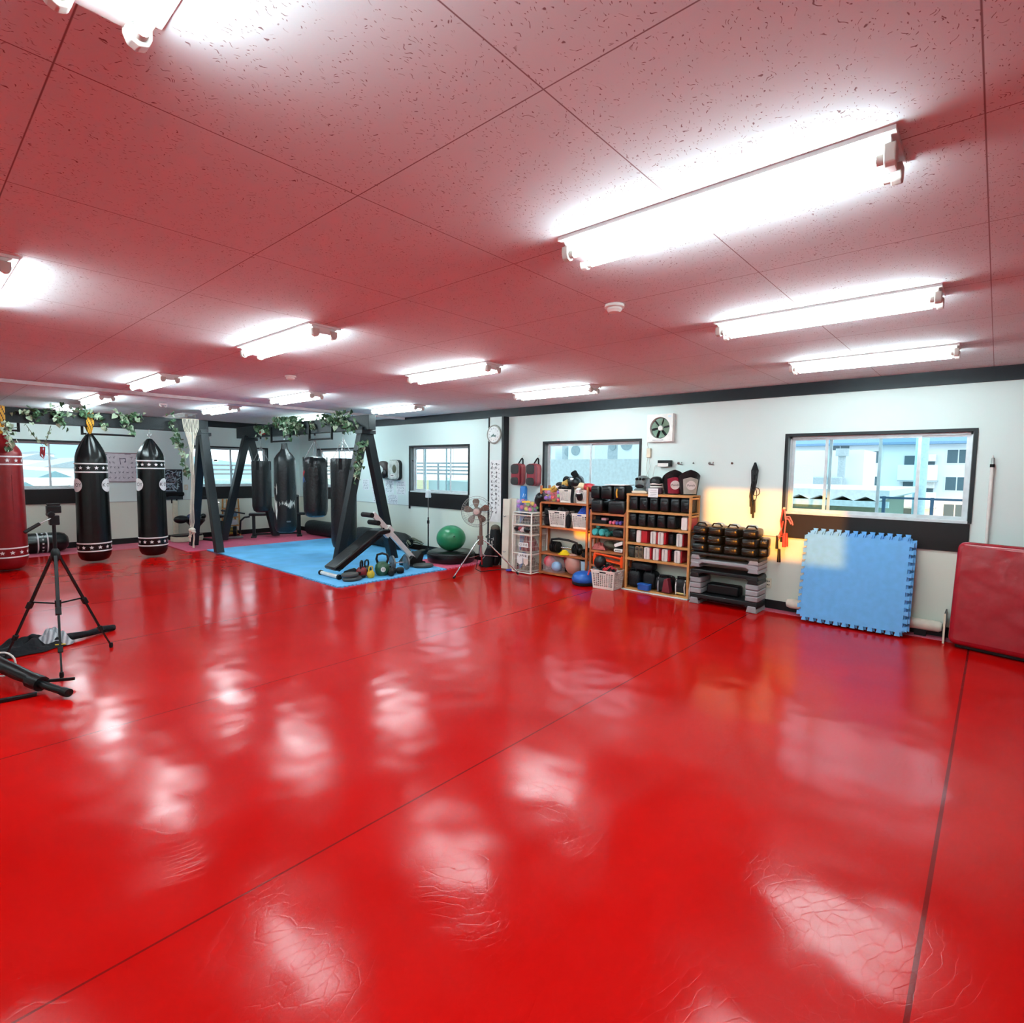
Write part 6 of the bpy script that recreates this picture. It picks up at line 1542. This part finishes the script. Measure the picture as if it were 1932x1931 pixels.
# tall white boards and black bags by the pilaster
for i, (y, x, h_, lb) in enumerate(((6.15, 6.80, 1.18, 'tall cream board leaning beside the wire rack, front one'), (6.06, 6.87, 1.19, 'tall cream board leaning beside the wire rack, rear one'))):
    t = thing('wooden_board', lb, 'board', (x, y, .003), .1)
    MB().bx(-.03, .03, -.07, .07, 0, h_).build('plank', mat('cream board', (218, 212, 196), .55, var=.06, scale=5), t, bevel=.004, rot=(0, .03, 0))
    if i == 0:
        for z in (.3, .9): MB().tube([(-.035, -.02, z), (-.04, .01, z - .02), (-.035, .03, z)], .007, 6).build('clip', grey_metal, t)
    else: MB().tube([(-.035, -.05, .62), (-.06, -.08, .6), (-.05, -.10, .64), (-.03, -.09, .68)], .007, 6).build('clip', grey_metal, t)
t = thing('gym_bag', 'tall black bag with white lettering standing behind the fan at the pilaster', 'bag', (6.88, 6.47, .002))
MB().ell((0, 0, .35), (.085, .085, .35), pw=.55).build('body', bag_m, t); MB().tube([(-.06, .07, .46), (-.10, .13, .5), (-.06, .09, .55)], .016, 8).build('handle', mat('dark green strap', (34, 52, 46), .5), t)
MB().ell((0, 0, .66), (.08, .08, .06)).build('top_cloth', mat('taupe cloth', (92, 84, 72), .8, bump=.4), t, label='taupe cloth at the top')
text('lettering', 'Twins', .085, pad_white, t, facing((-.0905, -.01, .4), (-1, .0, 0), -PI / 2))
t = thing('gym_bag', 'slumped black bag with a pale arrow mark leaning at the pilaster foot', 'bag', (6.72, 6.52, .002))
MB().grid(lambda u, v: Vector((.10 * math.cos(6.283 * u) * (1 - .5 * v), (.14 * math.sin(6.283 * u) - .0) * (1 - .55 * v) - .10 * v + .02, .33 * v + .01 * math.sin(20 * u))), 28, 10).build('body', bag_m, t)
MB().ell((0, -.08, .32), (.06, .06, .05)).build('top', bag_m, t)
m = MB(); m.bar((-.085, .03, .24), (-.075, -.045, .20), .012, .004).bar((-.075, -.045, .20), (-.09, .02, .13), .012, .004); m.build('arrow_mark', mat('grey print', (160, 164, 166), .5), t)
o = MB().ell((0, 0, .015), (.07, .05, .015), pw=.7).build('cloth_scrap', mat('violet blue cloth', (72, 64, 160), .8), None, loc=(6.68, 5.95, .002)); tag(o, 'violet blue scrap of cloth on the floor at the foot of the boards', 'cloth')
# ---------------------------------------------------------------- outside, seen through the windows
facade = mat('white facade', (234, 238, 239), .7, var=.03, scale=.5); roof_b = mat('blue roof', (122, 154, 182), .6); win_g = mat('grey window glass', (84, 104, 112), .15); conc = mat('concrete', (180, 188, 189), .8)
struct(MB().bx(XL - .3, XR + .14, -16, YB + .14, H + .09, 11).build('wall_sun_block', conc, smooth=False))  # unseen block added above the room to keep the sun off the facades
struct(MB().bx(-60, 160, -80, 160, -5.2, -5).build('floor_outside_ground', mat('pale asphalt', (170, 174, 174), .9), smooth=False))
def building(label, x, y0, y1, z1, rows, wins, balc=(), roof=True, m_=facade, dpt=8):
    t = thing('apartment_building', label, 'building', (x, y0, -5))
    L_ = y1 - y0; zt = z1 + 5
    MB().bx(0, dpt, 0, L_, 0, zt).build('wall', m_, t, smooth=False)
    if roof:
        MB().prism([(-.9, zt - .05), (-.9, zt + .15), (dpt / 2, zt + 3.2), (dpt + .9, zt + .15), (dpt + .9, zt - .05)], 'y', -.6, L_ + .6).build('roof', roof_b, t, smooth=False)
    for z in rows:
        for (u0, u1, hh) in wins:
            f = MB(); f.bx(-.06, .0, u0, u1, z + 5, z + 5 + hh); o = f.build('window', mat('window surround', (240, 244, 244), .4), t, smooth=False)
            MB().bx(-.09, -.05, u0 + .08, (u0 + u1) / 2 - .04, z + 5.08, z + 4.92 + hh).build('pane', win_g, o, smooth=False); MB().bx(-.09, -.05, (u0 + u1) / 2 + .04, u1 - .08, z + 5.08, z + 4.92 + hh).build('pane', win_g, o, smooth=False)
        for (u0, u1) in balc:
            MB().bx(-1.4, -1.3, u0, u1, z + 3.6, z + 4.9).build('balcony', m_, t, smooth=False); MB().bx(-1.4, 0, u0, u1, z + 3.5, z + 3.62).build('balcony_floor', conc, t, smooth=False)
            MB().bx(-.1, 0, u0 + .3, u1 - .3, z + 3.6, z + 5.7).build('balcony_door', win_g, t, smooth=False)
            MB().bx(-.7, -.1, u0 + .2, u0 + .9, z + 5.2, z + 5.8).build('air_conditioner', white_plastic, t, bevel=.05)
    return t
building('white apartment block with a blue roof beyond the right hand window', 58, -2, 20, 4.25, (2.55, .3, -1.95), ((3.7, 5.3, 1.25), (9.7, 11.4, 1.2), (12.2, 13.8, 1.7), (15.0, 16.6, 1.2)), ((5.7, 8.4), (17.2, 19.4)))
t = thing('shed', 'low green shed with a white scalloped roof edge outside the right hand window', 'shed', (14.5, 2.0, -5))
MB().bx(0, 5, 0, 3.4, 0, 6.05).build('wall', mat('shed green', (122, 140, 116), .7), t, smooth=False)
P = [(-.3, 6.32)]
for i in range(37): P.append((-.3 + i * .11, 6.13 + .05 * math.cos(i * PI / 2.0)))
P.append((3.66, 6.32)); MB().prism(P, 'x', -.45, 5.2).build('roof', mat('white corrugated sheet', (240, 244, 244), .5), t, smooth=False)
MB().bx(-.5, -.42, -.3, 3.7, 5.95, 6.08).build('gutter', mat('pale aqua', (200, 226, 228), .5), t)
MB().bx(-.05, 0, .3, 1.0, 4.9, 5.6).build('hatch', conc, t)
t = thing('rooftop_duct', 'pale rooftop duct and vent pipe outside the right hand window', 'duct', (30, 5.6, -5))
MB().tube([(0, 0, 4.5), (0, 0, 7.6)], .16, 12).build('pipe', conc, t); MB().tube([(0, 0, 7.5), (0, 0, 7.85)], .28, 12).build('cowl', conc, t); MB().bx(-.5, .5, -.1, 1.1, 5.4, 6.5).build('duct_box', conc, t, bevel=.05)
MB().bx(.6, 4, -.8, 3.2, 0, 7.8).build('penthouse', facade, t, smooth=False)
t = thing('railing', 'dark blue railing on a ledge outside the right hand window', 'railing', (9.4, .2, 0)); rb = mat('dark blue railing', (56, 84, 110), .5)
for y in (0.02, .45, 1.0): MB().bx(-.02, .02, y - .02, y + .02, .3, 1.36).build('post', rb, t)
for z in (.96, 1.34): MB().bx(-.015, .015, -.2, 1.05, z - .015, z + .015).build('rail', rb, t)
MB().bx(-1.0, .15, .35, 1.2, .2, .92).build('ledge', mat('white ledge', (236, 242, 242), .6), t)
t = thing('utility_pole', 'pale utility pole outside the right part of the right hand window', 'pole', (20, 1.7, -5)); MB().tube([(0, 0, 0), (0, 0, 13)], .16, 14).build('shaft', mat('pale blue concrete', (186, 214, 222), .7), t)
# rooftop behind window 2
t = thing('rooftop', 'white rooftop parapet outside the window above the shelves', 'building', (12.5, 6.0, -5)); MB().bx(0, 14, 0, 6.2, 0, 6.98).build('parapet', mat('white parapet', (216, 226, 227), .6), t, smooth=False)
for y, w_, h_, x, lb in ((10.7, .7, .62, 14, 'pale rooftop air conditioner, leftmost beyond the parapet'), (9.85, .5, .45, 14, 'slim grey rooftop unit beyond the parapet, left of the sash bar'), (9.3, .55, .5, 13.6, 'white rooftop fan unit beyond the parapet left of the sash bar'), (8.3, .35, .7, 14, 'tall grey rooftop locker beyond the parapet'), (7.85, .6, .82, 14, 'tall white rooftop unit with grey vent beyond the parapet'), (7.1, .7, .42, 13.6, 'low white rooftop unit, rightmost beyond the parapet')):
    u = thing('rooftop_unit', lb, 'air conditioner', (x, y, 1.98), 0, 'rooftop units'); MB().bx(-.3, .3, -w_ / 2, w_ / 2, 0, h_).build('case', facade if 'grey' not in lb[:12] else conc, u, bevel=.02, smooth=False)
    MB().lathe([(0, 0), (min(w_, h_) * .3, 0), (min(w_, h_) * .3, .02), (0, .02)], 20, M=Matrix.Translation((-.31, 0, h_ * .55)) @ Matrix.Rotation(-PI / 2, 4, 'Y')).build('grille', mat('grille grey', (150, 164, 166), .6), u)
t = thing('far_wall', 'grey building top right beyond the rooftop units', 'building', (31, 14, -5)); MB().bx(0, 6, 0, 6.4, 0, 9.5).build('wall', mat('grey render', (196, 202, 200), .8), t, smooth=False)
# fence rails and walls behind windows 3, 4 and 6
def fence(label, p0, p1, zs, m_):
    t = thing('rail_fence', label, 'fence', p0); d = Vector(p1) - Vector(p0)
    for z in zs: MB().bar((0, 0, z), (d.x, d.y, z), .05, .06).build('rail', m_, t)
    n = 5
    for i in range(n + 1): MB().bar((d.x * i / n + .06, d.y * i / n, -.5), (d.x * i / n + .06, d.y * i / n, zs[-1]), .05, .05).build('post', m_, t)
gr = mat('grey rail', (140, 152, 156), .5)
fence('grey horizontal rail fence outside the two farther side windows', (12.5, 12.2, 0), (12.5, 24, 0), (1.50, 1.62, 1.74, 1.86), gr)
t = thing('low_building', 'low concrete and cream wall outside the third window', 'building', (14.5, 13.2, -5))
MB().bx(0, 5, 0, 1.5, 0, 6.1).build('wall', mat('cream wall', (224, 218, 176), .8), t, smooth=False); MB().bx(0, 5, 1.5, 4.2, 0, 6.2).build('wall', mat('blue grey concrete', (170, 190, 188), .8, var=.15, scale=1), t, smooth=False); MB().bx(0, 5, 4.2, 5.6, 0, 6.2).build('wall', mat('cream wall', (224, 218, 176), .8), t, smooth=False); MB().bx(0, 5, 5.6, 13, 0, 6.2).build('wall', mat('pale aqua wall', (196, 222, 218), .8), t, smooth=False)
t = thing('street_sign', 'small blue and white board on a post outside the third window', 'sign', (20, 17.6, -5)); MB().tube([(0, 0, 0), (0, 0, 7.1)], .08, 8).build('post', mat('sign post blue', (150, 186, 200), .6), t); MB().bx(-.05, .05, -.4, .3, 6.6, 7.6).build('board', mat('sign board', (96, 140, 160), .6), t)
t = thing('power_lines', 'thin power lines crossing outside the third window', 'wire', (40, 18, 5.4))
for y_ in (0, 26): MB().tube([(0, y_, -10.4), (0, y_, .4)], .14, 10).build('post', conc, t)
for z in (0, -1.1): MB().tube([(0, 0, z), (0, 12, z - .25), (0, 26, z)], .02, 5).build('wire', gr, t)
fence('grey horizontal rail fence outside the window behind the left timber frame', (4.6, 19.0, 0), (11.5, 19.0, 0), (1.42, 1.56, 1.70), gr)
t = thing('aqua_wall', 'pale aqua boundary wall outside the window behind the left timber frame', 'wall', (6.6, 21, -5)); MB().bx(0, 7.5, 0, .3, 0, 6.2).build('panel', mat('pale aqua wall', (196, 222, 218), .8), t, smooth=False)
# town behind window 5
t = thing('hill', 'blue hazy hill far behind the left window', 'hill', (30, 190, -6)); 
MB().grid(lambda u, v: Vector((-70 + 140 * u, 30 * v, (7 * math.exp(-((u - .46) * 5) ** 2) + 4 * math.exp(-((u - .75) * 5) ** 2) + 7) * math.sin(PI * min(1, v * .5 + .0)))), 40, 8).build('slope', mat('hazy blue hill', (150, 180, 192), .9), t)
def house(label, x, y, w_, d_, h_, m_, rm, pitch=1.2):
    t = thing('house', label, 'house', (x, y, -5)); MB().bx(0, w_, 0, d_, 0, h_).build('wall', m_, t, smooth=False)
    MB().prism([(-.4, h_), (w_ / 2, h_ + pitch), (w_ + .4, h_)], 'y', -.4, d_ + .4).build('roof', rm, t, smooth=False)
    o = MB().bx(w_ * .3, w_ * .55, -.05, 0, h_ - 2, h_ - .9).build('window', win_g, t, smooth=False)
rf = mat('pale roof', (150, 168, 174), .6); rf2 = mat('teal roof', (124, 164, 172), .6)
house('white two storey house beyond the right half of the left window', 5.9, 40, 3.6, 8, 6.5, facade, rf, .6)
house('small white house in the middle of the left window view', 8.2, 70, 2.6, 8, 7.1, facade, rf, .6)
house('pale house with a teal roof low in the left window view', 3.1, 28, 2.2, 8, 5.7, facade, rf2, .7)
t = thing('shed', 'shed with a white scalloped roof edge right outside the left window', 'shed', (3.0, 19.5, -5)); MB().bx(0, 3.2, .2, 4, 0, 5.95).build('wall', mat('shed teal', (120, 160, 160), .7), t, smooth=False)
P = [(-.2, 6.22)]
for i in range(33): P.append((-.2 + i * .11, 6.03 + .07 * math.cos(i * PI / 2.0)))
P.append((3.4, 6.22)); MB().prism(P, 'y', -.1, 4.2).build('roof', mat('white corrugated sheet', (240, 244, 244), .5), t, smooth=False)
house('grey roofed white house at the left of the left window view', 6.2, 95, 3.2, 8, 7.0, facade, rf2, .8)
house('distant white block between the houses in the left window view', 12.2, 110, 4.5, 8, 8.2, facade, rf, .4)
